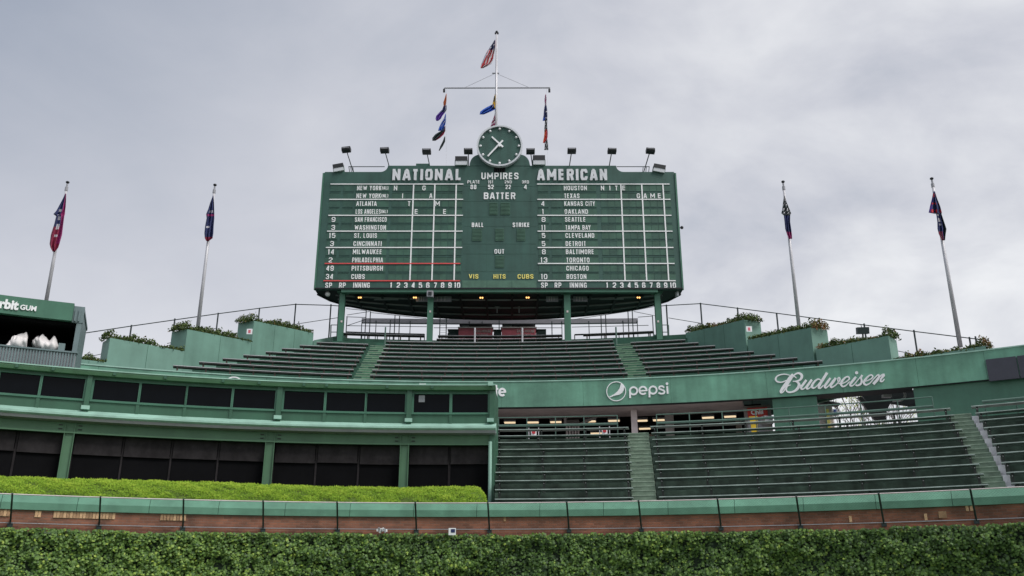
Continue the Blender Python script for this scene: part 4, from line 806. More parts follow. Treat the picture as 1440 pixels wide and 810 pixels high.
# =================================================================== PLANTER WALLS
def planters(pts, side):
    # pts: list of ((px,y_top_out, r), (px, y_top_in, r)) boxes from outer to inner
    names_ = {'L': ['lowest', 'third from the scoreboard', 'second from the scoreboard', 'nearest the scoreboard']}
    out_ = []
    for i, (a, c, ya, yc) in enumerate(pts):
        (x0, r0), (x1, r1) = a, c
        A = pol(T(x0, ya, r0), r0, 0); C_ = pol(T(x1, yc, r1), r1, 0); hA, hC = Hh(x0, ya, r0) + EYE, Hh(x1, yc, r1) + EYE
        d = (C_ - A); d.z = 0; d.normalize(); nrm = Vector((-d.y, d.x, 0))
        if side == 'R': nrm = Vector((d.y, -d.x, 0))
        if nrm.y < 0: nrm = -nrm
        wd = 1.0; zb = EYE + hFb + .3
        lab = ['lowest outermost', 'second lowest', 'second highest', 'highest, innermost'][i]
        o = thing('stepped_planter', Vector((A.x, A.y, zb)), '%s pale green sloping planter section %s' % (lab, 'left of the upper benches' if side == 'L' else 'right of the upper benches'), 'planter', 'stepped planters on the %s' % ('left' if side == 'L' else 'right'))
        if True:
            A3, C3 = Vector((A.x, A.y, hA)), Vector((C_.x, C_.y, hC)); Ab, Cb = Vector((A.x, A.y, zb)), Vector((C_.x, C_.y, zb))
            b = MB(); b.prism([Ab, Cb, C3, A3], nrm * .14); b.prism([Ab + nrm * (wd - .14), Cb + nrm * (wd - .14), C3 + nrm * (wd - .14), A3 + nrm * (wd - .14)], nrm * .14)
            b.prism([Ab + nrm * .141, Ab + nrm * (wd - .141), A3 + nrm * (wd - .141), A3 + nrm * .141], d * .14)
            b.prism([Cb + nrm * .141, Cb + nrm * (wd - .141), C3 + nrm * (wd - .141), C3 + nrm * .141], -d * .14)
            b.build('wall', 'planter', o)
            ln = (C_ - A).length; nj = max(1, int(ln / 2.3))
            for q in range(1, nj + 1):
                pq = lerp(Ab, Cb, q / (nj + 1)); hq = lerp(hA, hC, q / (nj + 1)); b = MB(); b.prism([pq - d * .008, pq + d * .008, pq + d * .008 + Vector((0, 0, hq - zb - .02)), pq - d * .008 + Vector((0, 0, hq - zb - .02))], -nrm * .003); b.build('joint', 'riser2', o)
            b = MB(); s1, s2 = A3 - Vector((0, 0, .12)), C3 - Vector((0, 0, .12)); b.prism([s1 + nrm * .141 + d * .141, s2 + nrm * .141 - d * .141, s2 + nrm * (wd - .141) - d * .141, s1 + nrm * (wd - .141) + d * .141], (0, 0, -.2)); b.build('soil', 'bark', o)
        out_.append((A3, C3, d, nrm, lab)); 
    return out_
PL = planters([((100, 42.0), (150.5, 42.2), 503.5, 509.5), ((155, 42.2), (259.5, 43.4), 475, 494), ((263.5, 43.6), (354, 46.6), 463, 480.5), ((357.3, 46.8), (441, 50.9), 451, 468.5)], 'L')
PR = planters([((1386, 42.2), (1258, 42.3), 486, 507.5), ((1249, 42.4), (1147, 43.4), 472, 491.5), ((1140, 43.6), (1051, 46.6), 460.5, 478), ((1046.5, 46.8), (964, 50.9), 449.5, 468.5)], 'R')
def shrubs(seg, side, seed, red):
    A3, C3, d, nrm, lab = seg; rg = np.random.default_rng(seed); L_ = (C3 - A3).length; n = int(L_ * 900)
    s_ = rg.uniform(-.06, 1.0, n); q = rg.uniform(.0, 1.0, n)
    nc = max(5, int(L_ * 2.2)); cs = rg.uniform(0, 1, nc); chh = rg.uniform(.2, .48, nc)
    if True: cs[0] = .02; chh[0] = .5
    base = .20 + .10 * (sn(s_ * L_ * 3, q * 3, seed)); 
    for c_, h in zip(cs, chh): base = np.maximum(base, h * np.exp(-((s_ - c_) * L_ / .28) ** 2))
    hz = base * rg.uniform(.1, 1, n) ** .7
    pos = np.array(A3)[None] + np.outer(s_ * L_, np.array((C3 - A3).normalized())) + np.outer(q, np.array(nrm)) * 1.0; pos[:, 2] += hz - .06
    pos += rg.normal(0, .03, pos.shape)
    tone = np.clip(.38 + .2 * rg.normal(size=n) + red * (sn(s_ * L_ * 1.5, q, seed + 3) > .35) * .5, 0, 1)
    nr_ = rg.normal(0, 1, (n, 3)); nr_[:, 1] -= .4
    me = leaf_mesh('shrub_leaves', 'shrub', pos, nr_, rg.uniform(.07, .17, n), tone, [(0, -.4), (-.22, .1), (0, .6), (.22, .1)], rg.uniform(0, 6, n))
    o = thing('planter_shrubs', A3, 'ragged %s in the %s planter on the %s' % ('green and rust-red shrubs' if red else 'dark green juniper shrubs', lab, 'left' if side == 'L' else 'right'), 'shrubs', 'shrubs in the stepped planters')
    c = inst('foliage', me, o, (0, 0, 0)); c['kind'] = 'stuff'
for i, sg_ in enumerate(PL): shrubs(sg_, 'L', 40 + i, 0)
for i, sg_ in enumerate(PR): shrubs(sg_, 'R', 60 + i, 1)
# dark wall inside beyond lowest planter; low parapet that closes the terrace wings behind columns
for s_, pts in (('left', ((441, 478.5), (487, 470))), ('right', ((968, 482), (920, 470)))):
    (x0, y0), (x1, y1) = pts; r0, r1 = 51.2, 54.0
    A = pol(T(x0, y0, r0), r0, Hh(x0, y0, r0)); C_ = pol(T(x1, y1, r1), r1, Hh(x1, y1, r1)); b = MB()
    b.prism([A - Vector((0, 0, 1.2)), C_ - Vector((0, 0, 2.2)), C_, A], (0, .25, 0)); tag(b.build('wing_parapet', 'planter'), 'low sloping green parapet at the %s end of the scoreboard platform' % s_, 'wall')
for px, py, r, s_ in ((351, 467, 46.2, 'left'), (1053.5, 463.5, 46.4, 'right')):
    b = MB(); c_ = pol(T(px, py, r), r - .1, Hh(px, py, r)); b.box(c_, (.28, .03, .28)); b.box(c_ + Vector((0, -.018, 0)), (.12, .01, .16), mi=1); tag(b.build('notice', ['white', 'cart']), 'small white notice with red print on the end of the %s planter' % s_, 'sign', 'notices on planter ends')
# =================================================================== SCOREBOARD
YB = 48.4
def bd(px, py): p = D(px, py, YB); return p.x, p.z
sbo = thing('scoreboard', (D(702, 408, YB)), 'huge green manual scoreboard with white team names standing on green columns', 'scoreboard')
xL, zB = bd(443, 408.5); xR, _ = bd(960, 408.5); zT1 = bd(455, 243.0)[1]; zT2 = bd(600, 234.2)[1]; xa, xb = bd(546, 234)[0], bd(866, 234)[0]
xc = (xL + xR) / 2; hw = (xR - xL) / 2
yk = lambda x: YB + .75 + 4.9 * math.sqrt(max(0, 1 - ((x - xc) / hw) ** 2)) ** 1.2
xs = np.linspace(xL, xR, 41)
plan = [(xL, YB)] + [(x, yk(x)) for x in xs] + [(xR, YB)]
b = MB(); n = len(plan); vs = [(x, y, zB + .02) for x, y in plan] + [(x, y, zT1) for x, y in plan]
b.add(vs, [tuple(range(n))], 1); b.add([vs[i] for i in range(n, 2 * n)], [tuple(range(n))], 0)  # underside face takes the dark colour, its shade is put into the material
for i in range(n): b.add([vs[i], vs[(i + 1) % n], vs[n + (i + 1) % n], vs[n + i]], [(0, 1, 2, 3)], 0)
b.build('body', ['board', 'dark'], sbo)
ol = [(xL, zB), (xR, zB), (xR, zT1 - .12), (xR - .1, zT1)] ; qr = zT2 - zT1
ol += [(xb + .45, zT1)] + [(xb + .45 - .45 * math.sin(a), zT2 - (zT2 - zT1) * (1 - math.cos(a)) * 1.0) if False else (xb + .45 * (1 - math.sin(a)), zT1 + qr * (1 - math.cos(a)) ) for a in np.linspace(0.2, PI / 2, 7)]
ol += [(xa - .45 * (1 - math.sin(a)), zT1 + qr * (1 - math.cos(a))) for a in np.linspace(PI / 2, 0.2, 7)] + [(xa - .45, zT1), (xL + .1, zT1), (xL, zT1 - .12)]
b = MB(); b.prism([(x, YB, z) for x, z in ol], (0, -.12, 0)); b.build('face', 'board', sbo)
YF = YB - .12
def fc(px, py, d=0.0): p = D(px, py, YF); return Vector((p.x, YF - d, p.z))
def fbox(mb, x0, x1, z0, z1, d0, d1, mi=0): mb.box(((x0 + x1) / 2, YF - (d0 + d1) / 2, (z0 + z1) / 2), (x1 - x0, d1 - d0, z1 - z0), mi=mi)
# edge flange and lower beam
b = MB(); fbox(b, xL - .04, xL + .05, zB, zT1 - .1, -.1, .06); b.build('edge_trim', 'trim', sbo)
b = MB(); fbox(b, xR - .05, xR + .04, zB, zT1 - .1, -.1, .06); b.build('edge_trim', 'trim', sbo)
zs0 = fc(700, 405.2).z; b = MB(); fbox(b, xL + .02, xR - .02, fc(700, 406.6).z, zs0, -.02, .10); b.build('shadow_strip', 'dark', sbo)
b = MB(); fbox(b, fc(480, 408).x, fc(925, 408).x, fc(700, 411).z, fc(700, 407).z, -.30, .02); b.build('lower_beam', 'trim', sbo)
# title plates seams
# grid of panels
mk = lambda mb, n_, mm: mb.mesh(n_, mm)
SC = 4.05
rowsY = [182, 225, 270, 315, 360, 405, 452, 498, 545, 592, 638, 686]
lineY = [159, 246, 337, 427, 520, 611, 709]
def pyl(Y): return 220 + Y / SC
zc = [fc(600, pyl(Y)).z for Y in rowsY]; zl = [fc(600, pyl(Y)).z for Y in lineY]
pitch = (zl[0] - zl[6]) / 12
zrow = [zl[0] - pitch * (i + .5) for i in range(12)]
def panelmesh(wd, ht, mm, nm):
    b = MB(); f_ = .022
    b.box((0, -.006, 0), (wd, .012, ht)); b.box((0, -.018, ht / 2 - f_ / 2), (wd, .02, f_), mi=1); b.box((0, -.016, -ht / 2 + f_ / 2), (wd, .016, f_), mi=1)
    return b.mesh(nm, [mm, 'board'])
def colx(o_, X, Y=735): return fc(o_ + X / SC, pyl(Y)).x
LX = [colx(430, 486 + 41.9 * i) for i in range(10)]; RX = [colx(690, 663 + 41.65 * i) for i in range(10)]
cw = LX[1] - LX[0]
pmA = [panelmesh(cw - .035, pitch - .09, mm, 'inning_panel') for mm in ('panel', 'panel2')]
wdN = 2.05 * .95 * 1.0
pmN = panelmesh(2.0, pitch - .07, 'panel', 'name_panel'); pmS = panelmesh(.62, pitch - .07, 'panel2', 'number_panel')
for X in (LX, RX):
    o_ = 430 if X is LX else 690
    xn = colx(430, 350) if X is LX else colx(690, 520); xs_ = colx(430, 131) if X is LX else colx(690, 306); xr_ = colx(430, 209) if X is LX else colx(690, 383)
    for i in range(12):
        for j in range(10): inst('inning_panel', pmA[random.random() < .35], sbo, (X[j], YF, zrow[i]))
        inst('name_panel', pmN, sbo, (xn, YF, zrow[i])); inst('number_panel', pmS, sbo, (xs_, YF, zrow[i])); inst('number_panel', pmS, sbo, (xr_, YF, zrow[i]))
def bar(p, q, w_, mm, nm='line', d=.05):
    b = MB()
    if abs(p.x - q.x) > abs(p.z - q.z): fbox(b, min(p.x, q.x), max(p.x, q.x), p.z - w_ / 2, p.z + w_ / 2, .0, d)
    else: fbox(b, p.x - w_ / 2, p.x + w_ / 2, min(p.z, q.z), max(p.z, q.z), .0, d - .006)
    return b.build(nm, mm, sbo)
xl0, xl1 = fc(430 + 122 / SC, pyl(427)).x, fc(430 + 890 / SC, pyl(427)).x; xr0, xr1 = fc(690 + 267 / SC, pyl(428)).x, fc(690 + 1035 / SC, pyl(428)).x
for i, z in enumerate(zl):
    bar(Vector((xl0, 0, z)), Vector((xl1 + (-.06 if i > 4 else 0.03), 0, z)), .062, 'red' if i > 4 else 'board_white'); bar(Vector((xr0, 0, z)), Vector((xr1, 0, z)), .062, 'board_white')
for o_, Xs in ((430, (604, 727, 851)), (690, (753, 874, 997))):
    for X in Xs:
        x = fc(o_ + X / SC, pyl(434)).x; bar(Vector((x, 0, zl[0])), Vector((x, 0, zl[6] + .03)), .075, 'board_white')
# words on the board
def word(s_, x0, x1, z0, z1, mm, nm, bold=.02, dep=.05, base=.0):
    b = MB(); block_word(b, s_, x0, x1, z0, z1, YF - base, dep, .215 if nm == 'title' else (.18 if bold > .045 else .15))
    return b.build(nm, mm, sbo)
def wordpx(s_, X0, X1, Y0, Y1, o_, sc, oy, mm, nm, bold=.02, dep=.05):
    ym = oy + (Y0 + Y1) / 2 / sc; return word(s_, fc(o_ + X0 / sc, ym).x, fc(o_ + X1 / sc, ym).x, fc(o_ + X0 / sc, oy + Y1 / sc).z, fc(o_ + X0 / sc, oy + Y0 / sc).z, mm, nm, bold, dep)
wordpx('NATIONAL', 495, 890, 75, 138, 430, SC, 220, 'title', 'title', .055, .09); wordpx('AMERICAN', 263, 662, 75, 138, 690, SC, 220, 'title', 'title', .055, .09)
th_ = .295
def rw(s_, X0, X1, i, o_, nm='team_name', bold=.045, z=None, hgt=th_):
    zc_ = zrow[i] if z is None else z; Y = rowsY[i] if z is None else 735
    return word(s_, fc(o_ + X0 / SC, pyl(Y)).x, fc(o_ + X1 / SC, pyl(Y)).x, zc_ - hgt / 2, zc_ + hgt / 2, 'board_white', nm, bold, .04)
Lt = [('NEW YORK', 293, 432), ('NEW YORK', 289, 429), ('ATLANTA', 288, 405), ('LOS ANGELES', 285, 427), ('SAN FRANCISCO', 281, 461), ('WASHINGTON', 279, 457), ('ST. LOUIS', 276, 406), ('CINCINNATI', 272, 433), ('MILWAUKEE', 269, 434), ('PHILADELPHIA', 265, 440), ('PITTSBURGH', 262, 440), ('CUBS', 260, 337)]
Rtt = [('HOUSTON', 417, 548), ('TEXAS', 418, 506), ('KANSAS CITY', 419, 594), ('OAKLAND', 421, 554), ('SEATTLE', 423, 541), ('TAMPA BAY', 425, 569), ('CLEVELAND', 426, 590), ('DETROIT', 427, 543), ('BALTIMORE', 428, 588), ('TORONTO', 430, 563), ('CHICAGO', 431, 558), ('BOSTON', 432, 545)]
for i, (s_, a, c) in enumerate(Lt): rw(s_, a, c, i, 430)
for i, (s_, a, c) in enumerate(Rtt): rw(s_, a, c, i, 690)
rw('(AL)', 435, 470, 0, 430, 'league_mark', .02, hgt=.22); rw('(NL)', 432, 470, 1, 430, 'league_mark', .02, hgt=.22); rw('(NL)', 430, 466, 3, 430, 'league_mark', .02, hgt=.22)
for s_, a, c, i in (('9', 148, 170, 4), ('3', 146, 168, 5), ('15', 133, 170, 6), ('3', 139, 161, 7), ('14', 127, 163, 8), ('2', 131, 153, 9), ('49', 117, 160, 10), ('34', 115, 157, 11)): rw(s_, a, c, i, 430, 'pitcher_number', .045, hgt=.32)
for s_, a, c, i in (('4', 287, 308, 2), ('1', 292, 304, 3), ('8', 290, 313, 4), ('11', 288, 313, 5), ('5', 291, 312, 6), ('5', 291, 312, 7), ('8', 292, 314, 8), ('13', 284, 323, 9), ('10', 287, 323, 11)): rw(s_, a, c, i, 690, 'pitcher_number', .045, hgt=.32)
for s_, X, i in (('N', 512, 0), ('G', 674, 0), ('I', 552, 1), ('A', 713, 1), ('T', 589, 2), ('M', 751, 2), ('E', 630, 3), ('E', 792, 3)):
    hw_ = 3.2 if s_ == 'I' else (13 if s_ == 'M' else 9.5); rw(s_, X - hw_, X + hw_, i, 430, 'panel_letter', .045, hgt=.31)
for s_, X, i in (('N', 637, 0), ('I', 679, 0), ('T', 716, 0), ('E', 759, 0), ('G', 841, 1), ('A', 880, 1), ('M', 922, 1), ('E', 961, 1)):
    hw_ = 3.2 if s_ == 'I' else (13 if s_ == 'M' else 9.5); rw(s_, X - hw_, X + hw_, i, 690, 'panel_letter', .045, hgt=.31)
zb_ = fc(600, pyl(735)).z
for o_, sp, rp, inn, X in ((430, (112, 150), (190, 228), (270, 365), LX), (690, (287, 325), (364, 403), (450, 547), RX)):
    rw('SP', *sp, 11, o_, 'column_heading', .04, z=zb_, hgt=.33); rw('RP', *rp, 11, o_, 'column_heading', .04, z=zb_, hgt=.33); rw('INNING', *inn, 11, o_, 'column_heading', .04, z=zb_, hgt=.33)
    for j in range(10):
        w2 = .055 if j == 0 else (.17 if j == 9 else .1); word(str(j + 1), X[j] - w2, X[j] + w2, zb_ - .17, zb_ + .17, 'board_white', 'inning_number', .05, .04)
c1, c2 = 9.53, 8.1
for s_, a, c, y0, y1, bd_, nm in (('UMPIRES', 352, 850, 78, 165, .05, 'heading'), ('PLATE', 165, 330, 180, 222, .04, 'heading'), ('1ST', 443, 513, 182, 222, .04, 'heading'), ('2ND', 663, 760, 182, 222, .04, 'heading'), ('3RD', 895, 990, 182, 222, .04, 'heading'),
        ('88', 207, 285, 240, 298, .05, 'umpire_number'), ('52', 441, 518, 240, 298, .05, 'umpire_number'), ('22', 675, 747, 240, 298, .05, 'umpire_number'), ('4', 920, 963, 240, 298, .05, 'umpire_number'), ('BATTER', 385, 808, 343, 432, .055, 'heading')):
    wordpx(s_, a, c, y0, y1, 640, c1, 235, 'board_white', nm, bd_, .04)
for s_, a, c, y0, y1, mm in (('BALL', 190, 325, 28, 78, 'board_white'), ('STRIKE', 655, 848, 28, 78, 'board_white'), ('OUT', 448, 562, 330, 380, 'board_white'), ('VIS', 157, 265, 615, 665, 'yellow'), ('HITS', 437, 575, 615, 665, 'yellow'), ('CUBS', 712, 892, 615, 665, 'yellow')):
    wordpx(s_, a, c, y0, y1, 640, c2, 310, mm, 'heading', .05, .04)
# louvred windows in the centre
for x0, x1, y0, y1 in ((687.7, 700, 284.8, 302.3), (703.5, 717.6, 284.8, 302.3), (663.5, 678, 321.7, 339), (696, 709, 321.7, 339), (726.4, 738.8, 321.7, 339), (696, 709, 359.4, 376.7)):
    a, c = fc(x0, y1), fc(x1, y0); b = MB(); fbox(b, a.x, c.x, a.z, c.z, 0, .015); lv = b.build('louvre_window', 'panel', sbo)
    b = MB(); nn = 9
    for k in range(nn):
        z = lerp(a.z, c.z, (k + .5) / nn); fbox(b, a.x + .03, c.x - .03, z - .022, z + .018, .015, .045)
    b.build('louvres', 'louvre', lv)
for k, (x0, x1) in enumerate(((650, 684.5), (685, 719.5), (720, 754.5))):
    a, c = fc(x0, 404.6), fc(x1, 394.5); b = MB(); fbox(b, a.x, c.x, a.z, c.z, 0, .02); b.build('lower_panel', 'louvre', sbo)
# face seams in the plain areas
for x in (657, 684, 720, 747):
    a = fc(x, 383); c = fc(x, 262); b = MB(); fbox(b, a.x - .008, a.x + .008, a.z, fc(x, 285 if 680 < x < 725 else 262).z, 0, .006); b.build('seam', 'panel2', sbo)
for y in (262, 283, 305, 318, 343, 357, 382):
    a, c = fc(651, y), fc(754, y); b = MB(); fbox(b, a.x, c.x, a.z - .006, a.z + .006, 0, .008); b.build('seam', 'panel2', sbo)
# camera pod on the right edge
b = MB(); p = D(957, 321, YB); b.tube(p - Vector((.15, 0, 0)), p + Vector((.05, -.1, 0)), .03, n=6); b.ball(p + Vector((.05, -.15, -.02)), .1, nu=8, nv=5); tag(b.build('dome_camera', 'dark', smooth=True), 'small dark dome camera on the right edge of the scoreboard', 'camera')
# underside: ribs, rim
b = MB()
for f_ in (.28, .55, .8):
    b = MB(); pts_ = [Vector((x, YB + (yk(x) - YB) * f_, zB - .05)) for x in xs[2:-2]]
    b.path(pts_, .05, 4); b.build('underside_rib', 'grey', sbo)
b = MB(); b.path([Vector((x, yk(x), zB + .02)) for x in xs], .07, 6); b.build('rear_rim', 'dark', sbo)
for x in np.linspace(xL + 2.2, xR - 2.2, 12):
    b = MB(); b.box((x, (YB + yk(x)) / 2 + .3, zB - .04), (.12, yk(x) - YB - .9, .12)); b.build('joist', 'dark', sbo)
# underside lamps etc
for i, (px, py) in enumerate(((506, 418), (583.5, 418), (677, 418.3), (742, 418), (898, 418))):
    Y = YB + 1.4; p = D(px, py, Y); p.z = zB - .12; p = Vector((D(px, py, YB).x * (p.z - EYE) / (D(px, py, YB).z - EYE), 0, 0)); Yq = YB * (zB - .12 - EYE) / (D(px, py, YB).z - EYE)
    c_ = Vector((D(px, py, Yq).x, Yq, zB - .12)); o = thing('underside_lamp', c_, ['orange lamp under the scoreboard at its left end', 'small orange lamp under the scoreboard left of the second column', 'twin-bulb orange lamp under the scoreboard left of centre', 'orange lamp under the scoreboard right of centre', 'orange lamp under the scoreboard at its right end'][i], 'lamp', 'orange lamps under the scoreboard')
    b = MB(); b.box(c_ + Vector((0, 0, .05)), (.34, .2, .05)); b.build('housing', 'dark', o)
    b = MB(); b.ball(c_ + Vector((-.06, 0, -.02)), .05, nu=8, nv=5); b.ball(c_ + Vector((.06, 0, -.02)), .05, nu=8, nv=5); b.build('bulb', 'bulb', o)
def under(px0, px1, py0, py1, mm, nm, lab, cat, dz=.1, hz=.35):
    Yq = YB * (zB - dz - EYE) / (D(px0, (py0 + py1) / 2, YB).z - EYE); a, c = D(px0, py1, Yq), D(px1, py0, Yq); b = MB()
    b.box(((a.x + c.x) / 2, Yq, (a.z + c.z) / 2), (c.x - a.x, .1, c.z - a.z)); return tag(b.build(nm, mm), lab, cat)
under(526, 560, 420.3, 421.8, 'grey', 'tube_light', 'unlit tube light under the left of the scoreboard', 'light'); under(843, 877, 419.8, 421, 'grey', 'tube_light', 'unlit tube light under the right of the scoreboard', 'light')
for x0, x1, lab in ((585, 602, 'left half of the pale hanging panel at the second column'), (608.5, 635, 'right half of the pale hanging panel at the second column'), (768, 785, 'pale hanging panel left of the third column'), (806, 826, 'pale hanging panel right of the third column')):
    Yq = YB + 1.0; a, c = D(x0, 424.4, Yq), D(x1, 417, Yq); o = thing('display_board', Vector(((a.x + c.x) / 2, Yq, a.z)), lab, 'panel', 'pale panels hanging under the scoreboard')
    b = MB(); b.box(((a.x + c.x) / 2, Yq, (a.z + c.z) / 2), (c.x - a.x, .08, c.z - a.z)); b.build('board', 'beamgrey', o)
    for k in range(3):
        xx = lerp(a.x, c.x, .25 + .2 * k); b = MB(); b.box((xx, Yq - .05, (a.z + c.z) / 2), (.035, .03, (c.z - a.z) * .75)); b.build('mark', 'palecon', o)
    b = MB(); b.tube((a.x + .1, Yq, c.z), (a.x + .1, Yq, zB + .02), .015, n=4); b.tube((c.x - .1, Yq, c.z), (c.x - .1, Yq, zB + .02), .015, n=4); b.build('hanger', 'dark', o)
b = MB(); p = D(461, 413.5, YB + .3); b.ball(p, .15, nu=10, nv=6); b.tube(p, p + Vector((0, 0, .3)), .06, n=6); tag(b.build('dome_camera', 'white', smooth=True), 'white dome camera under the left corner of the scoreboard', 'camera')
b = MB(); p = D(952, 413, YB + .3); b.box(p, (.1, .25, .3), .3); tag(b.build('corner_camera', 'flood'), 'small white camera under the right corner of the scoreboard', 'camera')
b = MB(); p = D(605, 414, YB - .2); b.box(p, (.36, .3, .36)); b.box(p + Vector((0, -.17, 0)), (.2, .06, .2), mi=1); tag(b.build('speaker_box', ['grey', 'dark']), 'grey loudspeaker box on the head of the second scoreboard column', 'speaker')
# columns
for i, (px0, px1, yb) in enumerate(((477, 483.5, 480), (601.5, 608.5, 489), (794, 802, 489), (922, 929, 480))):
    Yc = YB + .35; a, c = D(px0, 445, Yc), D(px1, 445, Yc); z0 = D((px0 + px1) / 2, yb, Yc).z - .5; xm = (a.x + c.x) / 2; wd = c.x - a.x + .04
    o = thing('scoreboard_column', (xm, Yc, z0), ['outermost left', 'second from left', 'third from left', 'outermost right'][i] + ' green steel column carrying the scoreboard', 'column', 'columns under the scoreboard')
    b = MB(); b.box((xm, Yc - .13, (z0 + zB) / 2), (wd, .03, zB - z0)); b.box((xm, Yc + .13, (z0 + zB) / 2), (wd, .03, zB - z0)); b.box((xm, Yc, (z0 + zB) / 2), (.04, .23, zB - z0)); b.build('shaft', 'trim', o)
    b = MB(); b.box((xm, Yc, zB - .03), (wd + .3, .5, .06)); b.build('cap_plate', 'trim', o)
    if i in (0, 3):
        s_ = -1 if i == 0 else 1; b = MB(); b.path([Vector((xm + s_ * .22, Yc + .1, z0)), Vector((xm + s_ * .22, Yc + .1, zB - .3)), Vector((xm + s_ * .3, Yc + .1, zB - .1))], .025, 5); b.build('cable', 'fence', o)
    b = MB(); q = D((px0 + px1) / 2, 452 if i in (0, 3) else 438, Yc - .16); b.box(q, (.1, .02, .12)); b.build('plate', 'palecon', o)
# hangers under board
for (px, y0, y1) in ((699, 432, 440), (730, 411, 440)):
    Yq = YB + 3.0; b = MB(); b.tube(D(px, y0, Yq), D(px, y1, Yq), .035, n=6); b.box(D(px, y0, Yq), (.3, .1, .06)); tag(b.build('hanging_rod', 'grey'), 'grey rod hanging under the middle of the scoreboard, %s' % ('left one' if px < 710 else 'right, longer one'), 'rod')
# =================================================================== CLOCK
cc0 = D(702.6, 205.6, YB - .3); cr_ = (D(734.9, 205.6, YB - .3).x - D(670.4, 205.6, YB - .3).x) / 2
ck = thing('clock', (cc0.x, cc0.y, cc0.z - cr_), 'round green clock with white hands and dots on top of the scoreboard', 'clock')
def disc(mb, r, y0, y1, n=48, cx=0, cz=0, mi=0): mb.tube((cc0.x + cx, cc0.y + y0, cc0.z + cz), (cc0.x + cx, cc0.y + y1, cc0.z + cz), r, n=n, mi=mi)
b = MB(); disc(b, cr_ - .06, .0, .35); b.build('dial', 'board', ck)
b = MB(); n = 56
for i in range(n):
    a0, a1 = 2 * PI * i / n, 2 * PI * (i + 1) / n; q = []
    for r_ in (cr_ - .1, cr_):
        for a in (a0, a1):
            for y in (-.12, .36): q.append((cc0.x + r_ * math.cos(a), cc0.y + y, cc0.z + r_ * math.sin(a)))
    b.add(q, [(0, 2, 6, 4), (1, 5, 7, 3), (4, 6, 7, 5), (0, 1, 3, 2)])
b.build('rim', 'flood', ck)
for i in range(12):
    a = PI / 6 * i; b = MB(); b.ball((cc0.x + (cr_ - .23) * math.sin(a), cc0.y - .03, cc0.z + (cr_ - .23) * math.cos(a)), .078, nu=10, nv=6); b.build('hour_dot', 'white', ck, smooth=True)
def hand(px, py, tx, ty, wd, dep, nm):
    a = D(px, py, cc0.y); t_ = D(tx, ty, cc0.y); d = (a - t_).normalized(); nn = Vector((-d.z, 0, d.x)) * wd / 2; b = MB()
    b.prism([t_ + nn + Vector((0, -dep, 0)), t_ - nn + Vector((0, -dep, 0)), a - nn * .8 + Vector((0, -dep, 0)), a + nn * .8 + Vector((0, -dep, 0))], (0, -.03, 0)); b.build(nm, 'white', ck)
zz = 10.12
hand(640 + 522 / zz, 170 + 232 / zz, 640 + 682 / zz, 170 + 378 / zz, .105, .05, 'hour_hand'); hand(640 + 465 / zz, 170 + 515 / zz, 640 + 680 / zz, 170 + 290 / zz, .105, .1, 'minute_hand')
b = MB(); disc(b, .09, -.16, 0, 12); b.build('hub', 'white', ck)
# crest behind the clock
def q(px, py): p = D(px, py, YB); return (p.x, YB - .0, p.z)
pts = [q(660.5, 234.6)] + [q(660.5 + 14 * (1 - math.cos(a)), 234 - 15 * math.sin(a)) for a in np.linspace(.1, PI / 2, 8)] + [q(732 + 13 * math.sin(a), 219 + 15 * (1 - math.cos(a))) for a in np.linspace(0, PI / 2 - .1, 8)] + [q(745.5, 234.6)]
b = MB(); b.prism(pts, (0, -.14, 0)); tag(b.build('clock_crest', 'board', sbo), None)
b = MB(); a, c = fc(694.5, 242), fc(710.5, 234); fbox(b, a.x, c.x, a.z, c.z, .0, .03)
vt = b.build('vent', 'black', sbo); b = MB()
for k in range(5): x = lerp(a.x, c.x, (k + .5) / 5); fbox(b, x - .012, x + .012, a.z, c.z, .03, .05)
b.build('vent_bars', 'dark', vt)
# =================================================================== FLOODLIGHTS ON THE SCOREBOARD
Yf = YB + .1
for i, (hx, hy, bx, by) in enumerate(((487, 211, 497, 242), (541, 211.5, 547.5, 234), (600, 213, 604.5, 234), (658.5, 212.5, 659, 234), (746, 212.7, 749, 234), (804, 212, 800.5, 234), (860.5, 212, 856.5, 234), (914.5, 211.5, 905, 242))):
    Yh = YB - 1.3; hd_ = D(hx, hy, Yh); bs = D(bx, by + .7, Yf); o = thing('arm_floodlight', bs, ['first', 'second', 'third', 'fourth', 'fifth', 'sixth', 'seventh', 'eighth'][i] + ' small floodlight from the left, on an arm over the scoreboard', 'floodlight', 'floodlights on arms over the scoreboard')
    b = MB(); b.tube(bs, hd_, .03, n=6); b.build('arm', 'fence', o)
    tl_ = (-.14, -.05, 0, 0, 0, 0, .05, .12)[i]; wd = .5; b = MB()
    sec = [(-.2, .1), (.2, .1), (.24, -.02), (.18, -.13), (-.18, -.13), (-.24, -.02)]
    pr = []
    for y, z in sec: pr.append(hd_ + Vector((-wd / 2, y, z - tl_ * 0 + 0)))
    b.prism(pr, (wd, 0, wd * -tl_ * .9)); b.build('head', 'dark', o)
    b = MB(); b.box(hd_ + Vector((0, -.225, .035)), (wd * .8, .02, .05)); b.build('lens', 'grey', o)
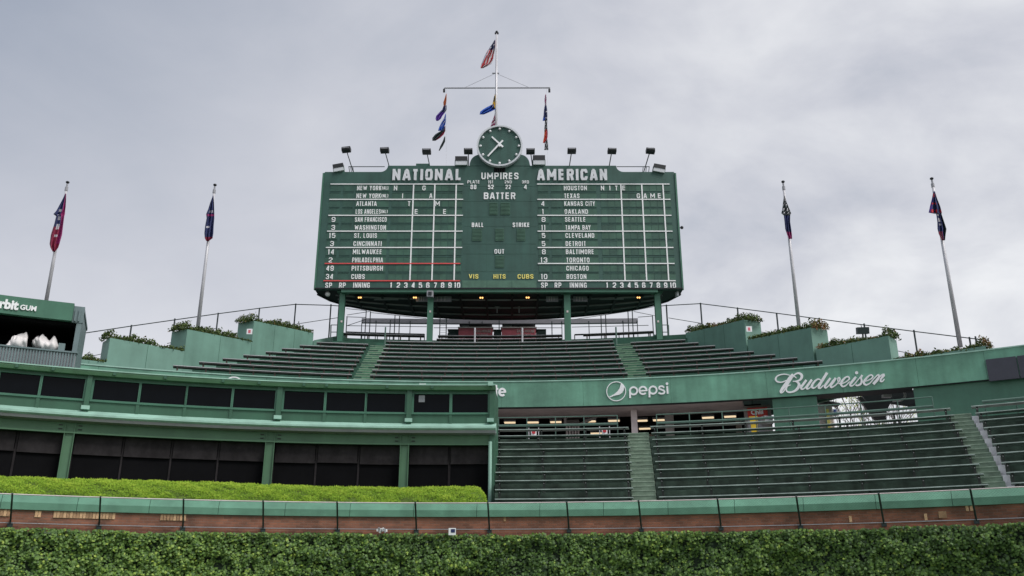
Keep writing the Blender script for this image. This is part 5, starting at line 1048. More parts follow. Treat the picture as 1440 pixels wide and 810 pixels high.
for i, (cx, cy, w_, h0, tl_) in enumerate(((475.5, 235, 15, 11, -.2), (648.5, 225.5, 17.5, 13, 0), (758, 224.5, 17.5, 14, 0), (927.5, 236, 17, 11, .2))):
    Yh = YB - .25; c_ = D(cx, cy, Yh); wd = w_ * (YB / .9447) / F * 1.03; hh_ = h0 * .0436; o = thing('floodlight_bank', c_ - Vector((0, 0, hh_ / 2 + .1)), ['tilted box floodlight at the far left corner on top of the scoreboard', 'upright box floodlight on the scoreboard left of the clock', 'upright box floodlight on the scoreboard right of the clock', 'tilted box floodlight at the far right corner on top of the scoreboard'][i], 'floodlight', 'box floodlights on top of the scoreboard')
    def pt(x, z, y=0): return c_ + Vector((x * math.cos(tl_) + z * math.sin(tl_), y, -x * math.sin(tl_) + z * math.cos(tl_)))
    b = MB(); b.prism([pt(-wd / 2, -hh_ * .0), pt(wd / 2, -hh_ * .0), pt(wd / 2, hh_ / 2), pt(-wd / 2, hh_ / 2)], (0, .45, 0)); b.build('hood', 'dark', o)
    b = MB(); b.prism([pt(-wd / 2 + .02, -hh_ / 2, .03), pt(wd / 2 - .02, -hh_ / 2, .03), pt(wd / 2 - .02, 0, .03), pt(-wd / 2 + .02, 0, .03)], (0, .3, 0)); b.build('lens', 'flood', o)
    b = MB()
    for s_ in (-1, 1): b.tube(pt(s_ * wd * .5, -hh_ / 2 - .25, .2), pt(s_ * wd * .5, .1, .2), .03, n=5)
    b.tube(pt(-wd / 2, -hh_ / 2 - .02, .02), pt(wd / 2, -hh_ / 2 - .02, .02), .02, n=4); b.build('bracket', 'rail', o)
for s_, x0, x1, xs_ in (('left', 490, 541, (490.5, 493, 496)), ('right', 867, 913.5, (904.5, 909, 913))):
    o = thing('roof_railing', D((x0 + x1) / 2, 243, Yf + .3), 'thin dark railing on the lower %s shoulder of the scoreboard' % s_, 'railing', 'railings on the scoreboard shoulders')
    b = MB(); b.tube(D(x0, 234.4, Yf + .3), D(x1, 234.4, Yf + .3), .025, n=6); b.build('rail', 'fence', o)
    for x in xs_:
        b = MB(); b.tube(D(x, 234.4, Yf + .3), D(x + (1.5 if s_ == 'left' else -1), 244, Yf + .3), .022, n=5); b.build('post', 'fence', o)
b = MB(); a = D(589, 234, Yf); c = D(601, 234, Yf); b.box(((a.x + c.x) / 2, Yf, a.z + .02), (c.x - a.x + .3, .4, .14)); tag(b.build('roof_box', 'board'), 'low green box lying on the scoreboard top above the left title', 'box')
# =================================================================== MAST AND FLAGS
Ym = YB + 1.6
mast = thing('mast', D(699.5, 236, Ym), 'tall grey mast with a crossarm rising behind the clock', 'mast')
pb, ptp = D(699.5, 240, Ym), D(697, 46, Ym); pb.x = ptp.x = (D(698, 120, Ym).x)
b = MB(); b.tube(pb, ptp, .11, .055, 10); b.build('pole', 'steel', mast, smooth=True)
b = MB(); b.ball(ptp + Vector((0, 0, .06)), .09); b.box(ptp - Vector((0, 0, .05)), (.26, .12, .08)); b.build('finial', 'dark', mast)
ca, cb = D(625, 123.8, Ym), D(773.5, 123.5, Ym); b = MB(); b.tube(ca, cb, .045, n=6); b.build('crossarm', 'grey', mast)
b = MB(); g0 = D(697, 103, Ym); b.tube(g0, D(654, 123, Ym), .012, n=4); b.build('guy_wire', 'grey', mast); b = MB(); b.tube(g0, D(744, 123, Ym), .012, n=4); b.build('guy_wire', 'grey', mast)
b = MB(); b.box(g0, (.45, .08, .05)); b.build('collar', 'grey', mast)
for x in (624.5, 772.5):
    b = MB(); b.box(D(x, 127.5, Ym), (.13, .13, .2)); b.tube(D(x, 127.5, Ym), D(x, 124, Ym), .02, n=4); b.build('pulley_block', 'dark', mast)
for x, x2 in ((628, 627.5), (768.5, 770)):
    b = MB(); t_ = D(x, 125, Ym); bt = D(x2, 235, Ym); b.tube(t_, bt, .007, n=4); b.build('halyard', 'steel', mast)
def flag(rows, Y, cfun, mats, label, ripple=.12, lean=None, cat='flag', group=None, nf=2.5, ph=0.0, cols=14, side=None):
    """rows: (y, x_left, x_right) scan lines of the hanging cloth; folds run down it"""
    b = MB(); n = len(rows); sub = 4; rr = []
    for i in range(n - 1):
        for k in range(sub):
            t = k / sub; rr.append(tuple(lerp(rows[i][j], rows[i + 1][j], t) for j in range(3)))
    rr.append(rows[-1]); vs = []
    for i, (y, xl, xr) in enumerate(rr):
        v = i / (len(rr) - 1)
        for j in range(cols + 1):
            u = j / cols; x = lerp(xl, xr, u) + .25 * math.sin(v * 17 + u * 5 + ph) * (xr - xl) / 8 * (0 < j < cols)
            dpt = ripple * (math.sin(u * nf * 2 * PI + v * 3 + ph) + .4 * math.sin(u * 11 - v * 9 + ph)) * min(1, (xr - xl) / 5 + .2)
            vs.append(D(x, y, Y + dpt))
    k = cols + 1
    for i in range(len(rr) - 1):
        for j in range(cols):
            q_ = [vs[i * k + j], vs[i * k + j + 1], vs[(i + 1) * k + j + 1], vs[(i + 1) * k + j]]
            b.add(q_, [(0, 1, 2, 3)], mats.index(cfun((j + .5) / cols, (i + .5) / (len(rr) - 1))))
    o = b.build('flag', mats, fix=False); bm_ = bmesh.new(); bm_.from_mesh(o.data); bmesh.ops.remove_doubles(bm_, verts=bm_.verts, dist=.0005); bm_.to_mesh(o.data); bm_.free()
    so_ = o.modifiers.new('cloth_thickness', 'SOLIDIFY'); so_.thickness = .006
    for p_ in o.data.polygons: p_.use_smooth = True
    return tag(o, label, cat, group)
FM = ['fwhite', 'fred', 'navy']
def us(u, v):
    if v < .28 and u < .9: return 'navy' if (int(u * 7) + int(v * 40)) % 5 else 'fwhite'
    return 'fred' if int((u * .9 + v * .25) * 7.5) % 2 == 0 else 'fwhite'
flag([(56, 695.5, 696.5), (62, 692, 696.5), (70, 686.5, 696), (78, 682, 695), (85, 679, 693.5), (90, 677, 691), (93, 676, 685), (96, 676, 679)], Ym, us, FM, 'red and white striped national flag with starred blue corner near the mast top', ripple=.15)
g2 = 'pennants strung under the crossarm'
flag([(129, 697, 697.8), (137, 694.5, 697.8), (145, 693, 697.8), (152, 692, 697.8)], Ym, lambda u, v: 'fdark' if (.25 < v < .6 and .1 < u < .4) else 'gold', ['gold', 'fdark'], 'golden yellow pennant hanging at the mast below the crossarm', group=g2, ripple=.08)
flag([(147, 692, 697.2), (150, 686, 697.2), (153.5, 680, 697.2), (157, 675.5, 690), (161, 674.5, 680)], Ym, lambda u, v: 'navy' if u > .62 and v < .5 else 'blue', ['blue', 'navy'], 'bright blue pennant streaming left from the mast above the clock', group=g2, ripple=.1)
flag([(159, 696, 698), (166, 694, 698), (172, 691.5, 698), (178, 690, 697)], Ym, lambda u, v: ('dred', 'fwhite', 'mag')[int(u * 3 + v * 9) % 3], ['dred', 'fwhite', 'mag'], 'maroon and white pennant partly hidden behind the clock rim', group=g2, ripple=.08)
flag([(132, 627.2, 628), (138, 625.5, 628), (144, 623.5, 627.5), (150, 624, 626.5)], Ym, lambda u, v: 'orange', ['orange'], 'rust-orange pennant at the top of the left halyard', group=g2, ripple=.07)
flag([(148, 624, 628), (154, 622, 628), (158, 618, 626), (163, 613.5, 622), (167, 612.5, 620), (170, 613.5, 616)], Ym, lambda u, v: 'purple' if v > .4 else ('fwhite' if abs(u - .8) < .08 else 'navy'), ['purple', 'navy', 'fwhite'], 'purple pennant swinging left below the orange one', group=g2, ripple=.08)
flag([(160, 626.3, 627), (166, 624.5, 627), (172, 621, 626.8), (178, 618, 625.5), (184, 616, 623)], Ym, lambda u, v: 'fwhite' if (int(u * 9 + v * 14) % 6 == 0 and .2 < v < .75) else 'blue', ['blue', 'fwhite'], 'blue pennant with white marks on the left halyard below the purple one', group=g2, ripple=.08)
flag([(177, 624.5, 626.3), (184, 620, 626.3), (189, 612, 624), (194, 608, 619), (198, 608, 612)], Ym, lambda u, v: 'dred' if (u > .68) else 'fdark', ['fdark', 'dred'], 'dark green pennant with a red edge near the foot of the left halyard', group=g2, ripple=.08)
flag([(192, 625, 626.2), (199, 622.5, 626), (206, 619, 622.5), (212, 617, 618)], Ym, lambda u, v: 'fdark', ['fdark'], 'lowest slim dark pennant on the left halyard', group=g2, ripple=.06)
flag([(132, 767, 767.6), (138, 765.8, 768.5), (144, 766, 768.3), (148, 766.5, 768)], Ym, lambda u, v: ('mag', 'fwhite')[int(u * 5 + v * 8) % 3 == 0], ['mag', 'fwhite'], 'thin pink and white pennant at the top of the right halyard', group=g2, ripple=.06)
flag([(146, 766.5, 768), (154, 765, 769.5), (162, 764.5, 769.8), (168, 763.5, 769.8), (170, 763.2, 768)], Ym, lambda u, v: 'fwhite' if (u > .6 and int(v * 13) % 4 == 0) else ('navy' if v < .6 or u > .4 else 'blue'), ['navy', 'blue', 'fwhite'], 'navy pennant with white marks, second down the right halyard', group=g2, ripple=.07)
flag([(168, 766.5, 769.8), (176, 766, 769.5), (184, 765.3, 769.8)], Ym, lambda u, v: 'fwhite' if (int(u * 6 + v * 10) % 5 == 0) else 'fdark', ['fdark', 'fwhite'], 'dark pennant with white marks, third down the right halyard', group=g2, ripple=.07)
flag([(182, 765.5, 770), (188, 765.5, 770.3), (193, 765, 770), (198, 764, 768), (201, 763.5, 765.5)], Ym, lambda u, v: 'vorange' if u < .45 else 'fred', ['fred', 'vorange'], 'bright red and vermilion pennant, fourth down the right halyard', group=g2, ripple=.07)
flag([(195, 767.5, 769.5), (201, 766, 770.5), (207, 766, 771), (211, 765, 771)], Ym, lambda u, v: 'fwhite' if (int(u * 5 + v * 7) % 3 == 0) else 'fdark', ['fdark', 'fwhite'], 'lowest black and white pennant on the right halyard', group=g2, ripple=.07)
# four tall poles
def tallpole(base, topp, Y, rb, rt_, label, name='flagpole'):
    a = D(*base, Y); c = D(*topp, Y); xm = (a.x + c.x) / 2; a.x = c.x = xm
    o = thing(name, a, label, 'flagpole', 'tall flagpoles behind the stands'); b = MB(); b.tube(a, c, rb, rt_, 12); b.build('pole', 'steel', o, smooth=True)
    b = MB(); b.tube(c - Vector((0, 0, .1)), c + Vector((0, 0, .12)), .085, n=10); b.tube(c + Vector((0, 0, .12)), c + Vector((0, 0, .32)), .05, n=8); b.build('truck', 'grey', o)
    b = MB(); b.ball(c + Vector((0, 0, .42)), .10, nu=12, nv=8, sz=.75); b.build('finial', 'dark', o, smooth=True); return o
tallpole((62, 440), (93.3, 266), 45, .105, .065, 'tall pale flagpole rising behind the booth at far left')
tallpole((276, 480), (301, 269.5), 46, .105, .065, 'tall pale flagpole standing behind the left planters')
tallpole((1126, 470), (1101, 265), 46, .105, .065, 'tall grey flagpole standing behind the right planters')
tallpole((1351, 488), (1311.5, 261), 44, .12, .07, 'tall grey flagpole at far right, leaning over the last planter')
gp = 'drooping flags on the tall poles'
flag_plain = flag
def flag(rows, *a_, **k_):
    rows = [(y, (x0 + x1) / 2 - (x1 - x0) * .6, (x0 + x1) / 2 + (x1 - x0) * .6) for y, x0, x1 in rows]
    return flag_plain(rows, *a_, **k_)
def fA_(u, v): 
    if v > .86: return 'dred'
    if u > .62: return 'mag' if v < .8 else 'dred'
    if .42 < v < .72 and int(v * 60) % 2 == 0 and .25 < u < .55: return 'fwhite'
    if .26 < v < .33 and .3 < u < .6: return 'fwhite'
    return 'navy' if v < .62 else 'dred'
flag([(272, 92, 93), (281, 88, 92.5), (291, 83, 91.5), (297, 80, 90.5), (301, 76.5, 90), (304, 80, 89.5), (315, 77.5, 88), (330, 73, 86), (343, 71, 82.5), (348, 72, 81), (354, 74.5, 77)], 44.8, fA_, ['navy', 'dred', 'mag', 'fwhite'], 'navy and crimson flag with pale lettering furled on the far left pole', group=gp, ripple=.1)
def fB_(u, v):
    if v > .84: return 'dred'
    if .36 < v < .44: return 'mag'
    if .27 < v < .35 and u > .25: return 'fwhite' if int(u * 11) % 2 else 'navy'
    if .62 < v < .78 and .15 < u < .5 and int(v * 55) % 2: return 'fwhite'
    return 'navy'
flag([(275, 299.5, 300.2), (285, 296, 300.5), (294, 293.5, 300.5), (301, 291, 300.5), (307, 291.5, 300.5), (318, 289.5, 299.5), (328, 288.5, 299), (335, 289, 298), (339, 290.5, 293)], 45.8, fB_, ['navy', 'dred', 'mag', 'fwhite'], 'navy flag with red hem and white lettering on the pole behind the left planters', group=gp, ripple=.1)
def fC_(u, v):
    if v < .45 and (int(u * 6 + v * 30) % 3 == 0): return 'fwhite'
    if v > .8: return 'mag'
    return 'fdark' if v < .5 else 'navy'
flag([(275, 1102.6, 1103.3), (285, 1101.5, 1106), (293, 1101, 1109), (300, 1100, 1111.5), (303, 1103, 1110.5), (312, 1104, 1110.5), (322, 1105, 1112), (330, 1107.5, 1113), (336, 1110, 1113.5)], 45.8, fC_, ['navy', 'fdark', 'mag', 'fwhite'], 'dark flag with white pattern on the pole behind the right planters', group=gp, ripple=.1)
def fD_(u, v):
    if v < .42: return 'fred' if (int(u * 6) % 2 and int(v * 22) % 3 == 1) else 'purple' if u < .2 else 'navy'
    if .45 < v < .68 and .2 < u < .5 and int(v * 26) % 2: return 'fwhite'
    return 'dred' if u < .6 and v > .8 else 'navy' if u < .7 else 'fdark'
flag([(269, 1312.8, 1314.5), (280, 1311, 1317.5), (290, 1309, 1321), (299, 1307.5, 1323), (301, 1317.5, 1323.5), (312, 1319, 1327), (322, 1319.5, 1330), (329, 1321, 1329), (338, 1325, 1328.5)], 43.8, fD_, ['navy', 'fred', 'purple', 'dred', 'fwhite', 'fdark'], 'navy flag dotted with red stars drooping on the far right pole', group=gp, ripple=.12)
# =================================================================== FENCE BEHIND THE STAND
def fence(pts, posts, Yf_, label, group, lower=None):
    o = thing('rear_fence', D(pts[len(pts) // 2][0], pts[len(pts) // 2][1] + 30, Yf_(pts[len(pts) // 2][0])), label, 'fence', group)
    for a, c in zip(pts[:-1], pts[1:]):
        b = MB(); b.tube(D(a[0], a[1], Yf_(a[0])), D(c[0], c[1], Yf_(c[0])), .028, n=5); b.build('top_rail', 'fence', o)
    for x, y0, y1 in posts:
        b = MB(); p0 = D(x, y0 - 1, Yf_(x)); p1 = Vector((p0.x, p0.y, D(x, y1, Yf_(x)).z)); b.tube(p0, p1, .045, n=6); b.build('post', 'fence', o)
    for a, c in (lower or []):
        b = MB(); b.tube(D(a[0], a[1], Yf_(a[0])), D(c[0], c[1], Yf_(c[0])), .02, n=4); b.build('lower_rail', 'fence', o)
fY = lambda x: 55 - abs(x - 700) * .017
fence([(-60, 497), (122, 468), (185, 458.5), (248, 449.5), (308, 441), (365, 433.5), (415, 428), (467, 429.5), (498, 432)], [(185, 458, 490), (246, 449, 500), (307, 441, 480), (365, 434, 470), (416, 428, 480), (465.5, 429, 490), (60, 478, 520)], fY, 'thin dark rear fence rail climbing behind the left planters', 'rear fences', [((128, 501), (146, 497)), ((235, 483), (250, 480)), ((325, 470), (350, 465)), ((418, 455.5), (480, 446))])
fence([(920, 431), (940, 429.5), (985, 427), (1037, 433.5), (1092, 440.5), (1152, 448.5), (1215, 457), (1285, 466), (1375, 477), (1384, 478)], [(937, 429.5, 490), (985, 427, 480), (1037, 433.5, 470), (1092, 441, 475), (1152, 448, 500), (1215, 456, 480), (1285, 465, 500), (1363, 475, 500), (1371.5, 474, 500)], fY, 'thin dark rear fence rail descending behind the right planters', 'rear fences', [((940, 447), (988, 455)), ((1058, 465), (1078, 468)), ((1156, 480), (1168, 481.5)), ((1262, 493.5), (1280, 497))])
# lamp on the right planter
b = MB(); p = D(1213, 465, 41.5); b.box(p, (.55, .3, .32), -.1, tilt=.2); b.tube(p, p + Vector((0, .1, -.6)), .04, n=6); b.tube(p, p + Vector((0, .1, .3)), .02, n=5); tag(b.build('planter_floodlight', 'fence'), 'dark box floodlight above the rust-red shrubs on the right', 'floodlight')
# =================================================================== PLATFORM UNDER THE SCOREBOARD
YP = 57.6
zFl = EYE + hu(10) - .42
pl = thing('grey_beam', D(706, 451, YP), 'long grey horizontal beam on thin posts seen under the scoreboard', 'beam')
a, c = D(508.5, 455, YP), D(905, 447.5, YP)
def cur(x): return 450.5 + 1.6 * math.cos((x - 706) / 198 * PI / 2)
pts = [D(x, cur(x), YP) for x in np.linspace(508.5, 897, 13)]
for p0, p1 in zip(pts[:-1], pts[1:]):
    b = MB(); dx = (p1 - p0); b.prism([p0 + Vector((0, 0, -.14)), p1 + Vector((0, 0, -.14)), p1 + Vector((0, 0, .16)), p0 + Vector((0, 0, .16))], (0, .3, 0)); b.build('beam_segment', 'beamgrey', pl)
for x in (509, 529, 577, 660, 678, 790, 828, 876, 896):
    b = MB(); p0 = D(x, cur(x), YP); b.tube(p0, Vector((p0.x, YP, zFl)), .03, n=5); b.build('post', 'fence', pl)
rl_ = thing('platform_railing', D(706, 470, YP - .8), 'thin dark platform railing with tall posts in front of the grey beam', 'railing')
for (x0, y0, x1, y1) in ((487, 445.5, 515, 446.5), (487, 458, 600, 459.5), (610, 461, 790, 461), (804, 460, 912, 457.5), (897, 446, 918, 444.5), (488, 458, 515, 449)):
    b = MB(); b.tube(D(x0, y0, YP - .8), D(x1, y1, YP - .8), .022, n=5); b.build('rail', 'fence', rl_)
for x, y in ((488, 445), (515, 436.5), (521, 438), (549, 450), (555.5, 443), (562, 444), (776, 452), (845, 443.5), (851.5, 443), (883, 437.5), (889, 436), (917.5, 444), (702, 438), (619, 441), (628, 441)):
    b = MB(); p0 = D(x, y, YP - .8); b.tube(p0, Vector((p0.x, p0.y, zFl)), .035, n=5); b.build('post', 'fence', rl_)
for (x0, y0, x1, y1) in ((487, 434, 515, 436.8), (521, 439.5, 600, 448), (488, 443, 520, 438), (808, 449, 890, 437), (889, 437, 921, 431), (891, 438, 921, 444)):
    b = MB(); b.tube(D(x0, y0, YP - .8), D(x1, y1, YP - .8), .02, n=5); b.build('brace_wire', 'fence', rl_)
for s_, xs2 in (('left', ((465.5, 458), (463, 470))), ('right', ((940, 456), (942, 468)))):
    x, y = xs2[0]; sg_ = 1 if s_ == 'left' else -1; o = thing('end_gate', D(x, 480, 50.5), 'small railed gate beside the %s outer scoreboard column' % s_, 'gate', 'gates at the platform ends')
    for yy in (457, 467):
        b = MB(); b.tube(D(x, yy, 50.5), D(x + 16 * sg_, yy, 50.5), .025, n=5); b.build('rail', 'rail', o)
    b = MB(); b.tube(D(x, 457, 50.5), D(x - 1 * sg_, 482, 50.5), .035, n=5); b.build('post', 'rail', o)
# ladder
ld = thing('ladder', D(624, 478, YP), 'thin pale ladder hanging between the second column and the left red cart', 'ladder')
for x in (618.5, 627):
    b = MB(); b.tube(D(x, 441, YP), D(x, 474, YP), .016, n=4); b.build('side_rail', 'steel', ld)
for y in np.linspace(444, 471, 9):
    b = MB(); b.tube(D(618.5, y, YP), D(627, y, YP), .012, n=4); b.build('rung', 'steel', ld)
# red carts
YCt = 56.2
for i, (x0, x1, lab) in enumerate(((645, 692.5, 'left of the two red vendor carts under the scoreboard'), (705.5, 753.5, 'right of the two red vendor carts under the scoreboard'))):
    zf = D(700, 478, YCt).z; a, c = D(x0, 476, YCt), D(x1, 461.5, YCt); o = thing('vendor_cart', Vector(((a.x + c.x) / 2, YCt, zFl)), lab, 'cart', 'red vendor carts')
    b = MB(); b.box(((a.x + c.x) / 2, YCt + .4, (zFl + .2 + c.z) / 2), (c.x - a.x, .9, c.z - zFl - .2)); b.build('body', 'cart', o)
    for xx in (a.x + .3, c.x - .3):
        b = MB(); b.tube((xx, YCt, zFl + .2), (xx, YCt + .1, zFl + .2), .2, n=12); b.build('wheel', 'dark', o)
    b = MB(); b.box(((a.x + c.x) / 2, YCt + .4, c.z + .03), (c.x - a.x + .12, 1.0, .07)); b.build('counter_top', 'palecon', o)
    cz = D(x0, 456.3, YCt).z; b = MB(); b.box(((a.x + c.x) / 2, YCt + .4, cz), (c.x - a.x - .05, 1.0, .06)); b.build('canopy', 'dark', o)
    for xx in (a.x + .08, (a.x + c.x) / 2, c.x - .08):
        b = MB(); b.tube((xx, YCt, c.z), (xx, YCt, cz), .02, n=5); b.build('post', 'dark', o)
    for k, (f0, f1, g0, g1) in enumerate(((.45, .96, .56, .82), (.45, .86, .2, .42))):
        # faded two-line lettering, only its rhythm can be read
        v2, f2 = text_geo(('TWO BOYS', 'HOT DOGS')[0] if False else ('DOG HOUSE' if k == 0 else 'HOT DOG'), .02); b = MB()
        solid(v2, f2, lambda u, v, d: Vector((lerp(lerp(a.x, c.x, f0), lerp(a.x, c.x, f1), u), YCt - .05 - .02 * (1 - d) - .002, lerp(lerp(a.z, c.z, g0), lerp(a.z, c.z, g1), v))), b); b.build('lettering', 'palecon', o)
    b = MB(); b.box((lerp(a.x, c.x, .2), YCt + .3, c.z + .17), (.42, .4, .22)); b.build('griddle', 'grey', o)
for x0, x1, y0, lab in ((629, 645, 464, 'dark covered bin left of the two red carts'), (694, 705, 464.5, 'dark bin standing between the two red carts'), (754, 768, 464, 'dark blue bin right of the two red carts')):
    a, c = D(x0, 477, YCt), D(x1, y0, YCt); b = MB(); b.prism([(a.x + .05, YCt, zFl), (c.x - .02, YCt, zFl), (c.x, YCt, c.z), (lerp(a.x, c.x, .25), YCt, c.z), (a.x, YCt, lerp(a.z, c.z, .6))], (0, .8, 0)); b.box(((a.x + c.x) / 2, YCt + .4, c.z + .03), (c.x - a.x, .85, .05)); tag(b.build('waste_bin', 'fence'), lab, 'bin', 'dark bins by the carts')
b = MB(); p = D(741, 448, YP + .1); b.box(p, (.16, .16, .16)); b.tube(p, p - Vector((0, 0, .25)), .03, n=5); tag(b.build('beam_lamp', 'dark'), 'small dark lamp standing on the grey beam above the right cart', 'lamp')
# =================================================================== CAMERA BOOTH (far left)
RB = 33.6
th0 = T(103, 440, RB); th1 = T(119, 470, RB)
bo = thing('camera_booth', pol(-30, RB, H['top']), 'grey corrugated open camera booth with a green lettered header at far left', 'booth')
hT_, hHb = Hh(60, 423, RB), Hh(60, 448, RB); hPt = Hh(60, 493.5, RB); hPb = H['top'] - .05
tBL = -44
def Hat(px, py): return Hh(px, py, RB)
b = MB(); b.arcbox(RB - .12, RB + .1, hHb, hT_, tBL, th0, 1.5); b.build('header', 'trim', bo)
th2 = T(118.5, 440, RB)
b = MB(); b.arcbox(RB - .02, RB + .1, hHb - .02, hT_ - .06, th0 + .01, th2, 2); b.arcbox(RB + .1, RB + 2.6, hT_ - .2, hT_ - .1, tBL, th2, 2); b.build('roof', 'corr', bo)
b = MB(); tpi = T(103.5, 480, RB); b.arcbox(RB - .0, RB + .25, hPb, hHb - .02, tpi, th2 - .05, 2); b.build('corner_post', 'corr', bo)
b = MB(); b.arcbox(RB + .26, RB + 2.6, hPb, hT_ - .2, th2 - .35, th2 - .05, 2); b.build('side_wall', 'corr', bo)
b = MB(); b.arcbox(RB + 2.4, RB + 2.6, hPb, hT_ - .2, tBL, th2 - .4, 2); b.arcbox(RB + .1, RB + 2.4, hHb - .1, hHb + .15, tBL, th2 - .4, 2); b.build('inner_wall', 'black', bo)
b = MB(); b.arcbox(RB + .12, RB + 2.5, hPt - .5, hPt - .05, tBL, th2 - .4, 2); b.build('deck', 'dark', bo)
cmb = MB(); pitch_t = .15; t = tBL
while t < th2 - .1:
    cmb.arc([(RB - .10, hPb), (RB - .10, hPt), (RB - .05, hPt), (RB - .05, hPb)], t, t + pitch_t * .55, 3); t += pitch_t
o = cmb.build('corrugation', 'corr', bo); o['kind'] = 'stuff'
b = MB(); b.arcbox(RB - .049, RB + .1, hPb, hPt, tBL, th2 - .06, 1.5); b.build('parapet', 'grey', bo)
b = MB(); b.arcbox(RB - .13, RB + .14, hPt, hPt + .05, tBL, T(112, 480, RB), 1.5); b.build('parapet_cap', 'corr', bo)
b = MB(); t = th0 + .1
while t < th2 - .1: b.arcbox(RB - .07, RB - .02, hHb + .02, hT_ - .2, t, t + .1, 3); t += .2
b.build('vent_slats', 'corr', bo)
v2, f2 = text_geo('Orbit', .045); b = MB(); h0_, h1_ = Hh(14, 435.5, RB - .13), Hh(14, 421.5, RB - .13); ta, tb_ = T(-16, 425, RB - .13), T(26.5, 430, RB - .13)
solid(v2, f2, lambda u, v, d: pol(lerp(ta, tb_, u), RB - .125 - .04 * (1 - d), lerp(h0_, h1_, v)), b); b.build('lettering', 'white', bo)
v2, f2 = text_geo('GUM', .03); b = MB(); h0_, h1_ = Hh(40, 437, RB - .13), Hh(40, 429.7, RB - .13); ta, tb_ = T(28.3, 433, RB - .13), T(51.3, 434, RB - .13)
solid(v2, f2, lambda u, v, d: pol(lerp(ta, tb_, u), RB - .125 - .04 * (1 - d), lerp(h0_, h1_, v)), b); b.build('lettering', 'white', bo)
# cameras under tarps
def tarp(sects, seed, label, r=RB - .05):
    """cloth thrown over a camera: cross sections along the row, each (px, y_top, y_bottom, depth)"""
    b = MB(); n = 22; vs = []; S_ = []
    for i in range(len(sects) - 1):
        for k in range(5): S_.append(tuple(lerp(sects[i][j], sects[i + 1][j], k / 5) for j in range(4)))
    S_.append(sects[-1])
    for i, (px, y0, y1, dp) in enumerate(S_):
        t, hb2 = P(px, y1, r); _, ht2 = P(px, y0, r)
        for j in range(n):
            a = 2 * PI * j / n; u = .5 + .5 * math.cos(a); rr = math.sin(a) * dp * (1 - .35 * u)
            p = pol(t, r + .45 + rr, lerp(hb2, ht2, u)); fold = mnoise.noise(Vector((p.x * 4.5 + seed, p.y * 3, p.z * 2.2))) * .18 + abs(mnoise.noise(Vector((p.x * 7 + seed, p.y * 3, p.z * 4 + p.x * 3)))) * .16
            out_ = pol(t, r + .45, (hb2 + ht2) / 2); dd = (p - out_)
            if dd.length > 0: p = p + dd.normalized() * (fold - .05)
            vs.append(p)
    m_ = len(S_); fs = [(i * n + j, i * n + (j + 1) % n, (i + 1) * n + (j + 1) % n, (i + 1) * n + j) for i in range(m_ - 1) for j in range(n)] + [tuple(range(n)), tuple(range(m_ * n - n, m_ * n))]
    b.add(vs, fs); o = b.build('covered_camera', 'tarp', smooth=True); return tag(o, label, 'camera', 'cameras under white covers')
tarp([(-4, 484, 487, .1), (8, 479, 487, .2), (12, 472, 487, .3), (15, 466, 488, .4), (21, 464, 488, .45), (27, 467, 488, .45), (32, 467, 489, .4), (35, 472, 489, .3), (36, 482, 488, .1)], 3, 'broadcast camera under a white cover, left one in the grey booth')
tarp([(44, 471, 479, .12), (47, 468.5, 481, .3), (53, 468, 484, .4), (58, 470, 488, .45), (65, 471, 491, .45), (71, 472.5, 492, .4), (76, 476, 493, .35), (80, 483, 494, .25), (81, 488, 493, .1)], 9, 'broadcast camera under a white cover, right one in the grey booth')
b = MB(); t, h = P(86.5, 488, RB); b.box(pol(t, RB + .1, h), (.2, .2, .26), -R(t)); tag(b.build('small_box', 'corr'), 'small grey box on the booth parapet right of the covered cameras', 'box')
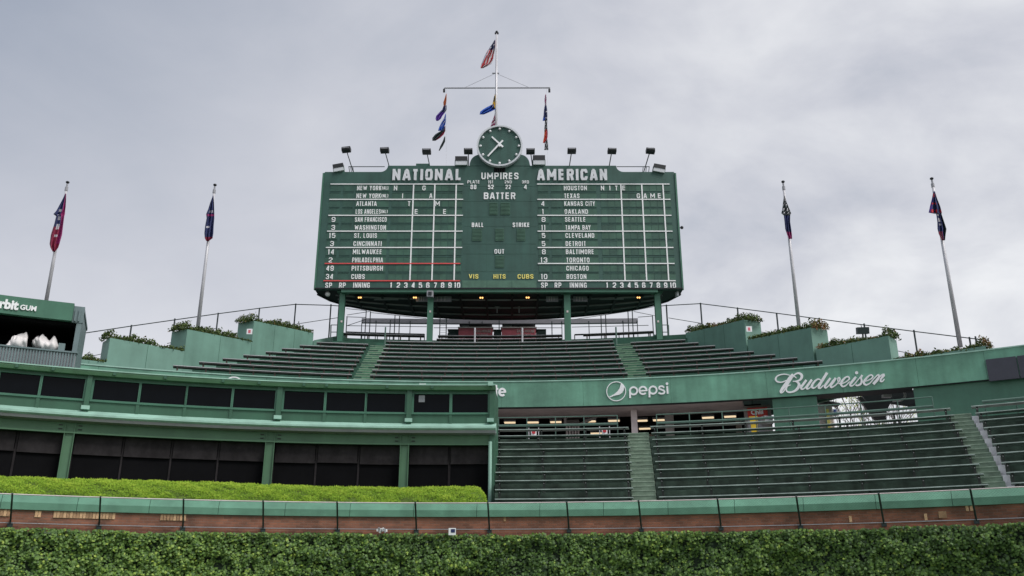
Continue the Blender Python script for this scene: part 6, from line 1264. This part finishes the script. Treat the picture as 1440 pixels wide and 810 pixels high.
b = MB(); t = T(52, 486, RB); b.tube(pol(t, RB + .3, hPt - .1), pol(t - .3, RB + .4, hPt + .35), .04, n=6); b.tube(pol(t, RB + .3, hPt - .1), pol(t + .5, RB + .4, hPt + .3), .04, n=6); tag(b.build('camera_tripod', 'fence'), 'dark tripod legs beneath the right covered camera', 'tripod')
# =================================================================== TREES BEYOND THE GAP
def tree(base, h, seed, leafy, label):
    rg = random.Random(seed); o = thing('tree', base, label, 'tree', 'spring trees behind the stand'); tips = []
    b = MB()
    def grow(p, d, L_, r, lv):
        q_ = p + d * L_; b.tube(p, q_, r * .7, r * .45, 6 if lv < 2 else 4, cap=False); tips.append((q_, lv))
        if lv < 4:
            for k in range(3 if lv < 4 else 2):
                nd = (d + Vector((rg.uniform(-.75, .75), rg.uniform(-.75, .75), rg.uniform(-.1, .5)))).normalized(); grow(q_, nd, L_ * rg.uniform(.6, .82), r * .6, lv + 1)
    grow(Vector(base), Vector((rg.uniform(-.05, .05), 0, 1)), h * .28, h * .008, 0); b.build('trunk', 'bark', o, fix=False)
    T_ = [t_ for t_, lv in tips if lv >= 3]; n = int(len(T_) * leafy); pos = np.array([list(rg.choice(T_) + Vector([rg.gauss(0, .25) for _ in range(3)])) for _ in range(n)])
    r2 = np.random.default_rng(seed); me = leaf_mesh('tree_leaves', 'leaf', pos, r2.normal(0, 1, (n, 3)), r2.uniform(.10, .22, n), r2.uniform(0, 1, n), [(0, -.4), (-.25, .1), (0, .6), (.25, .1)], r2.uniform(0, 6, n)); c_ = inst('crown', me, o, (0, 0, 0)); c_['kind'] = 'stuff'
for px, Y, h, lf, lab in ((1206, 75, 26, .3, 'bare branching tree behind the left of the open gap'), (1228, 68, 21.5, 10, 'tree with pale green spring leaves behind the middle of the gap'), (1275, 70, 21.5, 10, 'tree with yellow-green leaves behind the right end of the gap'), (1258, 85, 28, .3, 'bare grey tree behind the dark gusset in the gap')):
    p = D(px, 600, Y); tree(Vector((p.x, Y, -.05)), h, int(px), lf, lab)
b = MB()
print('objects', len(bpy.data.objects))
for o_ in bpy.data.objects:
    if 'label' in o_ and len(o_['label'].split()) > 16: print('LONG', o_.name, o_['label'])
